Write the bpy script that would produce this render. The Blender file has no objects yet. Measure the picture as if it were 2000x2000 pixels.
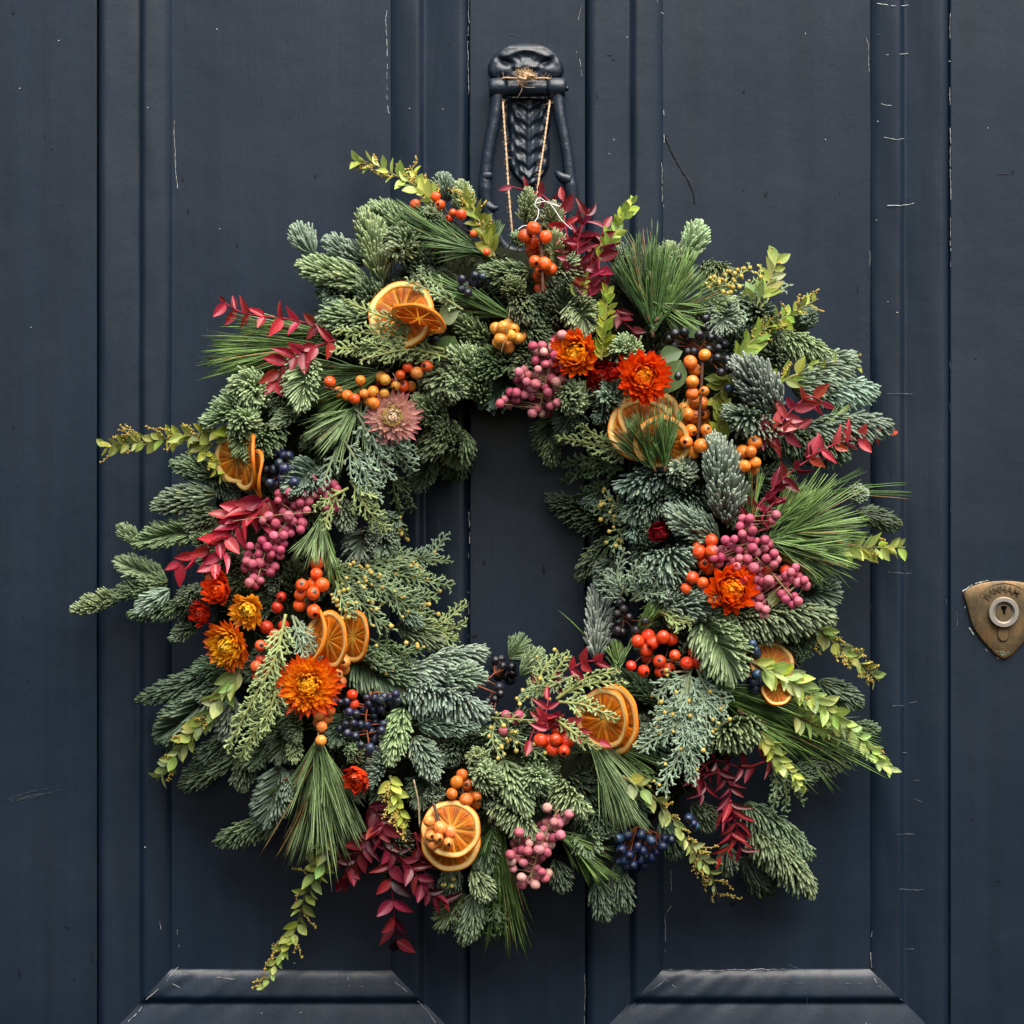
import bpy, math, random
import numpy as np
from mathutils import Matrix, Vector

random.seed(7)
rng = np.random.default_rng(11)
scene = bpy.context.scene
COL = scene.collection

# ------------------------------------------------------------------ camera
U = 0.0004                      # metres per photo pixel on the door face
DPX = 4500.0                    # camera distance in the same pixels (1.8 m)
cam_d = bpy.data.cameras.new('camera')
cam = bpy.data.objects.new('camera', cam_d)
COL.objects.link(cam)
cam.location = (0, -DPX*U, 0)
cam.rotation_euler = (math.radians(90), 0, 0)
cam_d.sensor_width = 36
cam_d.lens = 36*DPX/2000.0
cam_d.clip_end = 200
cam_d.clip_start = 0.05
scene.camera = cam

# ------------------------------------------------------------------ world, sun, exposure
SUN_EL, SUN_AZ = math.radians(58), math.radians(20)      # azimuth measured from straight out of the door towards the right
world = bpy.data.worlds.new('World')
scene.world = world
world.use_nodes = True
wn = world.node_tree
sky = wn.nodes.new('ShaderNodeTexSky')
sky.sky_type = 'NISHITA'
sky.sun_disc = False
sky.sun_elevation = SUN_EL
sky.sun_rotation = math.pi - SUN_AZ
sky.air_density = 1.0
sky.dust_density = 4.0
sky.ozone_density = 1.0
wn.links.new(sky.outputs['Color'], wn.nodes['Background'].inputs['Color'])
wn.nodes['Background'].inputs['Strength'].default_value = 0.072
sd = bpy.data.lights.new('sun', 'SUN')
sun = bpy.data.objects.new('sun', sd)
COL.objects.link(sun)
sd.energy = 3.5
sd.angle = math.radians(60)
sd.color = (1.0, 0.96, 0.90)
sv = Vector((math.sin(SUN_AZ)*math.cos(SUN_EL), -math.cos(SUN_AZ)*math.cos(SUN_EL), math.sin(SUN_EL)))
sun.rotation_euler = (-sv).to_track_quat('-Z', 'Y').to_euler()
sun.location = sv*5
scene.view_settings.view_transform = 'Standard'
scene.view_settings.look = 'None'
scene.view_settings.exposure = 1.0
scene.view_settings.gamma = 1.0

# ------------------------------------------------------------------ helpers
def P(px, py, h=0.0):
    """point seen at photo pixel (px,py), h pixels in front of the door face"""
    k = (1.0-h/DPX)*U
    return np.array(((px-1000.0)*k, -h*U, (1000.0-py)*k))

CROP = dict(A=(500,300,.2588), B=(900,300,.2588), Q=(1300,400,.2588), D=(120,750,.2588), C=(400,550,.2588),
            E=(500,1000,.2588), F=(250,1200,.2588), G=(500,1450,.2588), H=(900,1200,.2588), I=(1050,750,.2588),
            K=(1250,850,.28468), J=(1150,1250,.33644), N=(750,850,.2588), Z=(850,50,.20704), L=(1840,1100,.11388))
def c(k, x, y):
    ox, oy, f = CROP[k]
    return (ox+x*f, oy+y*f)

def norm(v):
    return v/np.maximum(np.linalg.norm(v, axis=-1, keepdims=True), 1e-9)

def mesh_from(name, V, faces, col=None, mat=None, smooth=True):
    """faces: list of (n,3) / (n,4) index arrays"""
    V = np.asarray(V, dtype=np.float32).reshape(-1, 3)
    me = bpy.data.meshes.new(name)
    me.vertices.add(len(V))
    me.vertices.foreach_set('co', V.ravel())
    faces = [np.asarray(f, dtype=np.int32) for f in faces if len(f)]
    tot = np.concatenate([np.full(len(f), f.shape[1], np.int32) for f in faces])
    loops = np.concatenate([f.ravel() for f in faces])
    start = np.concatenate(([0], np.cumsum(tot)[:-1])).astype(np.int32)
    me.loops.add(len(loops))
    me.loops.foreach_set('vertex_index', loops)
    me.polygons.add(len(tot))
    me.polygons.foreach_set('loop_start', start)
    me.polygons.foreach_set('loop_total', tot)
    me.polygons.foreach_set('use_smooth', np.full(len(tot), smooth))
    if col is not None:
        ca = me.color_attributes.new('Col', 'FLOAT_COLOR', 'POINT')
        cc = np.asarray(col, dtype=np.float32).reshape(len(V), -1)
        if cc.shape[1] == 3:
            cc = np.concatenate((cc, np.ones((len(V), 1), np.float32)), 1)
        ca.data.foreach_set('color', cc.ravel())
    me.update(calc_edges=True)
    me.validate(clean_customdata=False)
    if mat: me.materials.append(mat)
    return me

def link(name, data, parent=None, mw=None):
    o = bpy.data.objects.new(name, data)
    COL.objects.link(o)
    if parent is not None:
        o.parent = parent
        if parent.parent is None:
            o.matrix_parent_inverse = Matrix.Translation(-parent.location)
    if mw is not None: o.matrix_basis = mw
    return o

def thing(name, label, cat, loc):
    o = bpy.data.objects.new(name, None)
    COL.objects.link(o)
    o.location = Vector(loc)
    o.empty_display_size = 0.05
    o['label'] = label; o['category'] = cat
    return o

class Geo:
    """collects vertex / face / colour blocks into one mesh"""
    def __init__(s): s.v=[]; s.f=[]; s.c=[]; s.n=0
    def add(s, V, F, C=None):
        V = np.asarray(V, float).reshape(-1,3)
        s.v.append(V)
        for f in (F if isinstance(F, (list,tuple)) else [F]):
            if len(f): s.f.append(np.asarray(f)+s.n)
        if C is None: C = (1,1,1)
        C = np.asarray(C, float)
        s.c.append(np.tile(C, (len(V),1)) if C.ndim==1 else C.reshape(-1,3))
        s.n += len(V)
    def mesh(s, name, mat=None, smooth=True):
        return mesh_from(name, np.concatenate(s.v), s.f, np.concatenate(s.c), mat, smooth)

def needles(p0, d0, d1, L, w, ts, ws, ca, cb, ns=3, flat=.7, cpow=1.0):
    """N bent tapering needles -> verts, faces, colours (everything vectorised)"""
    N, k = len(p0), len(ts)
    L = np.broadcast_to(L, (N,)); w = np.broadcast_to(w, (N,))
    p1 = p0+d0*(L*.5)[:,None]; p2 = p1+d1*(L*.5)[:,None]
    ref = norm(rng.normal(size=(N,3)))
    ca = np.broadcast_to(ca, (N,3)); cb = np.broadcast_to(cb, (N,3))
    V = np.zeros((N,k,ns,3)); C = np.zeros((N,k,ns,3))
    ang = np.arange(ns)*2*np.pi/ns
    for i,(t,q) in enumerate(zip(ts, ws)):
        pos = (1-t)**2*p0+2*t*(1-t)*p1+t*t*p2
        tan = norm((1-t)*d0+t*d1)
        sd_ = norm(np.cross(tan, ref)); nm = np.cross(sd_, tan)
        for j,a in enumerate(ang):
            V[:,i,j] = pos+(sd_*math.cos(a)+nm*math.sin(a)*flat)*(w*q*.5)[:,None]
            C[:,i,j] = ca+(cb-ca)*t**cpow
    base = (np.arange(N)*k*ns)[:,None,None,None]
    ii = np.arange(k-1)[None,:,None,None]*ns
    jj = np.arange(ns)[None,None,:,None]
    jn = (jj+1)%ns
    q = np.concatenate((base+ii+jj, base+ii+jn, base+ii+ns+jn, base+ii+ns+jj), -1).reshape(-1,4)
    cap = (np.arange(N)*k*ns)[:,None]+(k-1)*ns+np.arange(ns)[None]
    return V.reshape(-1,3), [q, cap], C.reshape(-1,3)

def catmull(pts, n):
    pts = [np.asarray(p, float) for p in pts]
    if len(pts)==2: return np.array([pts[0]+(pts[1]-pts[0])*t for t in np.linspace(0,1,n)])
    pts = [2*pts[0]-pts[1]]+pts+[2*pts[-1]-pts[-2]]
    m = len(pts)-3; out=[]
    for t in np.linspace(0, m-1e-6, n):
        i = int(t); f = t-i; a,b,cc,d = pts[i:i+4]
        out.append(.5*((2*b)+(-a+cc)*f+(2*a-5*b+4*cc-d)*f*f+(-a+3*b-3*cc+d)*f**3))
    return np.array(out)

def tube(pts, rad, ns=6, jitter=0.0, cap=True):
    pts = np.asarray(pts, float); n = len(pts)
    rad = np.broadcast_to(rad, (n,))
    tan = norm(np.gradient(pts, axis=0))
    ref = np.array((0.13,-.9,.31)); V=[]
    for i in range(n):
        s_ = norm(np.cross(tan[i], ref)); m_ = np.cross(s_, tan[i])
        for j in range(ns):
            a = 2*np.pi*j/ns
            r_ = rad[i]*(1+jitter*rng.normal())
            V.append(pts[i]+(s_*math.cos(a)+m_*math.sin(a))*r_)
    i = np.arange(n-1)[:,None]*ns; j = np.arange(ns)[None]; jn=(j+1)%ns
    q = np.stack((i+j, i+jn, i+ns+jn, i+ns+j), -1).reshape(-1,4)
    F=[q]
    if cap:
        V += [pts[0], pts[-1]]
        a = np.arange(ns); b=(a+1)%ns
        F.append(np.stack((np.full(ns,n*ns), b, a), -1)); F.append(np.stack((np.full(ns,n*ns+1), (n-1)*ns+a, (n-1)*ns+b), -1))
    return np.array(V), F

def sphere(nu=12, nv=8):
    V=[(0,0,1)]
    for i in range(1,nv):
        th=np.pi*i/nv
        for j in range(nu):
            a=2*np.pi*j/nu; V.append((math.sin(th)*math.cos(a), math.sin(th)*math.sin(a), math.cos(th)))
    V.append((0,0,-1)); T=[];Q=[]
    for j in range(nu):
        T.append((0,1+j,1+(j+1)%nu)); k=len(V)-1; b=1+(nv-2)*nu
        T.append((k,b+(j+1)%nu,b+j))
    for i in range(nv-2):
        for j in range(nu):
            a=1+i*nu; Q.append((a+j,a+nu+j,a+nu+(j+1)%nu,a+(j+1)%nu))
    return np.array(V), [np.array(T), np.array(Q)]

def spheres(cent, rad, col, nu=6, nv=4):
    V,F = sphere(nu,nv); N=len(cent); m=len(V)
    rad=np.broadcast_to(rad,(N,)); 
    VV = cent[:,None]+V[None]*rad[:,None,None]
    off=(np.arange(N)*m)[:,None,None]
    col=np.broadcast_to(col,(N,3))
    return VV.reshape(-1,3), [(f[None]+off).reshape(-1,f.shape[1]) for f in F], np.repeat(col,m,0)

def basis(pos, y, z, sx, sy=None, sz=None):
    """matrix with local +Y along y and local +Z near z"""
    sy = sx if sy is None else sy; sz = sx if sz is None else sz
    y = norm(np.asarray(y,float)); z=np.asarray(z,float); z = norm(z-y*np.dot(y,z)); x=np.cross(y,z)
    M=Matrix.Identity(4)
    for i in range(3):
        M[i][0]=x[i]*sx; M[i][1]=y[i]*sy; M[i][2]=z[i]*sz; M[i][3]=pos[i]
    return M

# ------------------------------------------------------------------ materials
def principled(name):
    m = bpy.data.materials.new(name); m.use_nodes=True
    return m, m.node_tree, m.node_tree.nodes['Principled BSDF']

def nd(nt, t, **kw):
    n = nt.nodes.new(t)
    for k,v in kw.items(): setattr(n,k,v)
    return n

def bump(nt, b, fac, strength, dist):
    bp = nd(nt,'ShaderNodeBump'); bp.inputs['Strength'].default_value=strength; bp.inputs['Distance'].default_value=dist
    nt.links.new(fac, bp.inputs['Height']); nt.links.new(bp.outputs[0], b.inputs['Normal'])
    return bp

def noise(nt, scale, detail=3, rough=.5, vec=None, coord='Object', stretch=None):
    n = nd(nt,'ShaderNodeTexNoise'); n.inputs['Scale'].default_value=scale; n.inputs['Detail'].default_value=detail; n.inputs['Roughness'].default_value=rough
    tc = nd(nt,'ShaderNodeTexCoord')
    if stretch:
        mp = nd(nt,'ShaderNodeMapping'); mp.inputs['Scale'].default_value=stretch
        nt.links.new(tc.outputs[coord], mp.inputs[0]); nt.links.new(mp.outputs[0], n.inputs['Vector'])
    else: nt.links.new(tc.outputs[coord], n.inputs['Vector'])
    return n

def ramp(nt, fac, stops):
    r = nd(nt,'ShaderNodeValToRGB'); e=r.color_ramp.elements
    while len(e)<len(stops): e.new(.5)
    for el,(p,cc) in zip(e, stops): el.position=p; el.color=(*cc,1) if len(cc)==3 else cc
    nt.links.new(fac, r.inputs[0]); return r

def mulcol(nt, a, b, kind='MULTIPLY', f=1.0):
    m = nd(nt,'ShaderNodeMix', data_type='RGBA', blend_type=kind); m.inputs[0].default_value=f
    nt.links.new(a, m.inputs[6]); nt.links.new(b, m.inputs[7]); return m.outputs[2]

def plant_mat(name, rough=.45, spec=.4, transl=.25, src='attr', nscale=300, lo=.75, hi=1.25, bstr=0.0):
    m,nt,b = principled(name)
    if src=='attr': a = nd(nt,'ShaderNodeAttribute', attribute_name='Col').outputs['Color']
    else: a = nd(nt,'ShaderNodeObjectInfo').outputs['Color']
    n = noise(nt, nscale)
    r = ramp(nt, n.outputs['Fac'], ((.3,(lo,)*3),(.7,(hi,)*3)))
    colr = mulcol(nt, a, r.outputs[0])
    if src=='obj':      # midrib and a few side veins, in the leaf's own coordinates
        tc=nd(nt,'ShaderNodeTexCoord'); sp=nd(nt,'ShaderNodeSeparateXYZ'); nt.links.new(tc.outputs['Object'],sp.inputs[0])
        ab=nd(nt,'ShaderNodeMath',operation='ABSOLUTE'); nt.links.new(sp.outputs[0],ab.inputs[0])
        mr=ramp(nt,ab.outputs[0],((0.0,(1.45,1.45,1.35)),(.022,(.94,.94,.94))))
        sl=nd(nt,'ShaderNodeMath',operation='MULTIPLY_ADD'); sl.inputs[1].default_value=-1.1; nt.links.new(ab.outputs[0],sl.inputs[0]); nt.links.new(sp.outputs[1],sl.inputs[2])
        fr=nd(nt,'ShaderNodeMath',operation='PINGPONG'); fr.inputs[1].default_value=.055; nt.links.new(sl.outputs[0],fr.inputs[0])
        vr=ramp(nt,fr.outputs[0],((0.0,(1.14,1.14,1.1)),(.02,(.97,.97,.97))))
        colr=mulcol(nt,mulcol(nt,colr,mr.outputs[0]),vr.outputs[0])
    nt.links.new(colr, b.inputs['Base Color'])
    b.inputs['Roughness'].default_value=rough; b.inputs['Specular IOR Level'].default_value=spec
    if bstr: bump(nt,b,n.outputs['Fac'],bstr,.0006)
    if transl>0:
        tr=nd(nt,'ShaderNodeBsdfTranslucent'); mx=nd(nt,'ShaderNodeMixShader'); mx.inputs[0].default_value=transl
        nt.links.new(colr,tr.inputs[0]); nt.links.new(b.outputs[0],mx.inputs[1]); nt.links.new(tr.outputs[0],mx.inputs[2])
        nt.links.new(mx.outputs[0], nt.nodes['Material Output'].inputs[0])
    return m

M_FIR   = plant_mat('fir_needle', .42, .45, .12)
M_PINE  = plant_mat('pine_needle', .38, .5, .2)
M_CEDAR = plant_mat('cypress_scale', .6, .25, .12)
M_STEM  = plant_mat('twig_bark', .7, .2, 0, nscale=500, lo=.6, hi=1.3)
M_BUD   = plant_mat('flower_bud', .6, .3, .1)
M_PETAL = plant_mat('papery_bract', .33, .5, .38, nscale=500, lo=.82, hi=1.15)
M_CITRUS= plant_mat('dried_citrus', .38, .25, .35, nscale=420, lo=.82, hi=1.15, bstr=.3)
M_RIND  = plant_mat('dried_rind', .42, .45, .2, nscale=700, lo=.85, hi=1.12, bstr=.4)
M_LEAF  = plant_mat('leaf_blade', .42, .45, .35, src='obj', nscale=25, lo=.8, hi=1.2)
M_RLEAF = plant_mat('glossy_red_leaf', .3, .55, .3, src='obj', nscale=14, lo=.75, hi=1.25)
M_MOSS  = plant_mat('moss', .9, .1, 0, nscale=150)

def berry_mat(name, rough, spec, calyx, coat=0.0, mott=.2, top=.945):
    m,nt,b = principled(name)
    oi=nd(nt,'ShaderNodeObjectInfo'); n=noise(nt,2.2,4)
    r=ramp(nt,n.outputs['Fac'],((.3,(1-mott,)*3),(.7,(1+mott*.5,)*3)))
    colr=mulcol(nt,oi.outputs['Color'],r.outputs[0])
    tc=nd(nt,'ShaderNodeTexCoord'); sp=nd(nt,'ShaderNodeSeparateXYZ'); nt.links.new(tc.outputs['Object'],sp.inputs[0])
    n2=noise(nt,9,2); ad=nd(nt,'ShaderNodeMath',operation='MULTIPLY_ADD'); ad.inputs[1].default_value=.10
    nt.links.new(n2.outputs['Fac'],ad.inputs[0]); nt.links.new(sp.outputs[2],ad.inputs[2])
    k=ramp(nt,ad.outputs[0],((top+.03,(0,0,0)),(min(top+.055,1),(1,1,1))))
    mx=nd(nt,'ShaderNodeMix',data_type='RGBA'); nt.links.new(k.outputs[0],mx.inputs[0]); nt.links.new(colr,mx.inputs[6]); mx.inputs[7].default_value=(*calyx,1)
    nt.links.new(mx.outputs[2],b.inputs['Base Color'])
    b.inputs['Roughness'].default_value=rough; b.inputs['Specular IOR Level'].default_value=spec; b.inputs['Coat Weight'].default_value=coat
    b.inputs['Subsurface Weight'].default_value=.0
    n3=noise(nt,1.6,2); bump(nt,b,n3.outputs['Fac'],.12,.4)
    rv=ramp(nt,n.outputs['Fac'],((.3,(rough-.06,)*3),(.7,(rough+.16,)*3))); nt.links.new(rv.outputs[0],b.inputs['Roughness'])
    return m
M_HOLLY = berry_mat('holly_berry_skin', .28, .5, (.02,.008,.004), mott=.18)
M_PINK  = berry_mat('peppercorn_skin', .5, .4, (.16,.02,.03), mott=.35, top=.95)
M_BLUE  = berry_mat('viburnum_skin', .33, .6, (.012,.01,.01), mott=.45, top=.93)

def paint_mat(name, base, rough, bstr, fine=1.0, dust=.35):
    m,nt,b=principled(name)
    streak=noise(nt,9,6,.6,stretch=(6,6,.35)); blot=noise(nt,5,5,.6); fin=noise(nt,420,2,.5)
    r1=ramp(nt,streak.outputs['Fac'],((.3,(.8,)*3),(.7,(1.2,)*3)))
    bc=nd(nt,'ShaderNodeRGB'); bc.outputs[0].default_value=(*base,1)
    cc=mulcol(nt,bc.outputs[0],r1.outputs[0])
    rd=ramp(nt,blot.outputs['Fac'],((.48,(0,0,0)),(.75,(dust,)*3)))
    mx=nd(nt,'ShaderNodeMix',data_type='RGBA'); nt.links.new(rd.outputs[0],mx.inputs[0]); nt.links.new(cc,mx.inputs[6]); mx.inputs[7].default_value=(.016,.018,.024,1)
    nt.links.new(mx.outputs[2],b.inputs['Base Color'])
    rr=ramp(nt,blot.outputs['Fac'],((.3,(rough-.05,)*3),(.75,(rough+.1,)*3)))
    nt.links.new(rr.outputs[0],b.inputs['Roughness'])
    b.inputs['Specular IOR Level'].default_value=.48
    s2=noise(nt,14,5,.65,stretch=(9,9,.6)); lum=noise(nt,28,3,.5)
    a1=nd(nt,'ShaderNodeMath',operation='MULTIPLY_ADD'); a1.inputs[1].default_value=.6; nt.links.new(s2.outputs['Fac'],a1.inputs[0]); nt.links.new(lum.outputs['Fac'],a1.inputs[2])
    a2=nd(nt,'ShaderNodeMath',operation='MULTIPLY_ADD'); a2.inputs[1].default_value=.12*fine; nt.links.new(fin.outputs['Fac'],a2.inputs[0]); nt.links.new(a1.outputs[0],a2.inputs[2])
    bump(nt,b,a2.outputs[0],bstr,.0012)
    return m
M_DOOR  = paint_mat('navy_door_paint', (.0052,.0122,.0235), .35, .4, dust=.12)
M_IRON  = paint_mat('navy_painted_iron', (.0090,.0160,.0260), .34, .55, 3.0, dust=.1)
def plain(name, colr, rough, spec=.5, metal=0, nscale=200, var=.15, bstr=0):
    m,nt,b=principled(name); n=noise(nt,nscale,4)
    r=ramp(nt,n.outputs['Fac'],((.3,tuple(x*(1-var) for x in colr)),(.7,tuple(x*(1+var) for x in colr))))
    nt.links.new(r.outputs[0],b.inputs['Base Color']); b.inputs['Roughness'].default_value=rough
    b.inputs['Specular IOR Level'].default_value=spec; b.inputs['Metallic'].default_value=metal
    if bstr: bump(nt,b,n.outputs['Fac'],bstr,.0005)
    return m
M_WHITE = plain('exposed_white_undercoat', (.50,.50,.48), .7)
M_STAIN = plain('dark_paint_chip', (.0045,.0065,.011), .5, .26)
M_SCUFF = plain('pale_scuff', (.035,.05,.07), .6)
M_DARK  = plain('dark_joint', (.007,.010,.014), .8)
M_TWINE = plain('jute_twine', (.58,.40,.24), .85, .15, nscale=900, var=.35)
M_THREAD= plain('white_thread', (.75,.75,.72), .5)
M_STEEL = plain('lock_steel', (.34,.30,.25), .5, metal=.7, var=.06)
M_BRASSC= plain('lock_core_brass', (.20,.14,.075), .42, metal=.8, var=.2)
M_HOLE  = plain('keyhole_dark', (.003,.0025,.0025), .9, .05)
M_VERD  = plain('verdigris', (.10,.14,.10), .8)
def brass():
    m,nt,b=principled('weathered_brass'); n=noise(nt,55,6,.65); n2=noise(nt,160,4,.6,stretch=(1,1,.25))
    r=ramp(nt,n.outputs['Fac'],((.30,(.060,.050,.030)),(.5,(.15,.105,.052)),(.74,(.30,.155,.052))))
    r2=ramp(nt,n2.outputs['Fac'],((.3,(.7,)*3),(.7,(1.2,)*3)))
    nt.links.new(mulcol(nt,r.outputs[0],r2.outputs[0]),b.inputs['Base Color']); b.inputs['Metallic'].default_value=.6; b.inputs['Roughness'].default_value=.5
    bump(nt,b,n2.outputs['Fac'],.35,.0005); return m
M_BRASS = brass()

# ------------------------------------------------------------------ the door
door = thing('front_door', 'dark navy painted panelled wooden front door with worn, cracked paint behind the wreath', 'door', (0,0.04,-0.9))

def slab(name, x0, x1, y0, y1, h, depth=60, r=3.0):
    """board with softened edges; coordinates in photo pixels on the door face"""
    V=[];rings=[(0,-depth),(0,h-r),(r*.3,h-r*.3),(r,h)]
    for ins,hh in rings:
        for (x,y) in ((x0+ins,y0+ins),(x1-ins,y0+ins),(x1-ins,y1-ins),(x0+ins,y1-ins)):
            V.append(((x-1000)*U,-hh*U,(1000-y)*U))
    F=[]
    for i in range(3):
        for j in range(4):
            a=i*4; F.append((a+j,a+4+j,a+4+(j+1)%4,a+(j+1)%4))
    F.append((12,15,14,13))
    me=mesh_from(name,V,[np.array(F)],None,M_DOOR,False)
    return link(name, me, door)

TOP,BOT=-900,2700
MO=[(192,-700,914,2043,335,761,-553,1893),(1146,-700,1853,2043,1297,1700,-553,1893)]   # outer x0,y0,x1,y1, inner x0,x1,y0,y1
slab('stile',-260,189.5,TOP,BOT,0)
slab('stile',1855.5,2300,TOP,BOT,0)
slab('muntin',916.5,1143.5,-703,2046,0)
slab('rail',188.5,1857,2046.5,BOT-2,-1)
slab('rail',188.5,1857,TOP+2,-703.5,-1)
prof=[(-1,-40),(-1,-5),(1,-1.5),(4,2.8),(8,6.2),(13,8),(19,8),(35,4.8),(55,.8),(70,-2.6),(76,-4.2),(79,-4.9),(81.5,-4.6),(84,-2.6),(89,2.2),(92,4.3),(95,5),(99,4.7),(108,3.0),(118,1.0),(126,-.8),(132,-2.6),(137,-4.8),(141,-7.4),(144,-9.6),(145,-12),(146,-22)]
for (ox0,oy0,ox1,oy1,ix0,ix1,iy0,iy1) in MO:
    pw=prof[-1][0]
    G=Geo()
    corners_o=[(ox0,oy0),(ox1,oy0),(ox1,oy1),(ox0,oy1)]; corners_i=[(ix0,iy0),(ix1,iy0),(ix1,iy1),(ix0,iy1)]
    for s in range(4):
        a0,a1=np.array(corners_o[s]),np.array(corners_o[(s+1)%4]); b0,b1=np.array(corners_i[s]),np.array(corners_i[(s+1)%4])
        n=60; V=[]
        for i in range(n+1):
            t=i/n; wob=0
            for (u,h) in prof:
                f=u/pw; q0=a0+(b0-a0)*f; q1=a1+(b1-a1)*f; q=q0+(q1-q0)*t
                hh=h+ (.8*math.sin(t*23+s*2+u*.05)+.5*math.sin(t*61+u*.11))*(0.0 if u<0 or u>144 else 1)
                V.append(((q[0]-1000)*U,-hh*U,(1000-q[1])*U))
        k=len(prof); ii=np.arange(n)[:,None]*k; jj=np.arange(k-1)[None]
        G.add(V,np.stack((ii+jj,ii+jj+1,ii+k+jj+1,ii+k+jj),-1).reshape(-1,4))
    link('panel_moulding',G.mesh('panel_moulding',M_DOOR,True),door)
    slab('panel',ix0-8,ix1+8,iy0-8,iy1+8,-11,42,1)
bk=Geo(); bk.add([((x-1000)*U,40*U,(1000-y)*U) for (x,y) in ((-240,TOP+10),(2280,TOP+10),(2280,BOT-10),(-240,BOT-10))],np.array([(0,1,2,3)]))
bko=link('core_board',bk.mesh('core_board',M_DARK),door)

# cracks in the paint, chips and drips: thin slivers lying on the paint
def face_h(px,py):
    for (ox0,oy0,ox1,oy1,ix0,ix1,iy0,iy1) in MO:
        if ox0<=px<=ox1 and oy0<=py<=oy1:
            u=min((px-ox0)/(ix0-ox0),(ox1-px)/(ox1-ix1),(oy1-py)/(oy1-iy1))*146
            if u>=146: return -11
            us,hs=zip(*prof[1:-1]); return float(np.interp(u,us,hs))
    return 0.0
def sliver(G,pts,w,lift=1.2,seg=7.0,gap=.0,wob=1.2):
    """broken irregular line through photo pixels"""
    L=[np.array(p,float) for p in pts]; run=[]
    for a,b in zip(L[:-1],L[1:]):
        n=max(2,int(np.linalg.norm(b-a)/seg)); run+=[a+(b-a)*i/n for i in range(n)]
    run.append(L[-1]); prev=None; hj=0; on=True
    for i,q in enumerate(run):
        hj=.7*hj+rng.normal()*wob*.5
        d=run[min(i+1,len(run)-1)]-run[max(i-1,0)]; d=d/max(np.linalg.norm(d),1e-6); nn=np.array((-d[1],d[0]))
        qq=q+nn*hj; ww=w*(.35+rng.random()*.9)
        h=max(face_h(*qq),face_h(*(qq+nn*3)),face_h(*(qq-nn*3)))+lift
        cur=(P(*(qq+nn*ww*.5),h),P(*(qq-nn*ww*.5),h),P(*(qq),h+.8))
        st_on = (rng.random()>gap*.35) if i==0 or on else (rng.random()<(1-gap)*.5); on=st_on
        if prev is not None and on:
            V=[prev[0],prev[2],prev[1],cur[0],cur[2],cur[1]]
            G.add(V,np.array([(0,1,4,3),(1,2,5,4)]))
        prev=cur
W=Geo(); WD=Geo()
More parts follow.
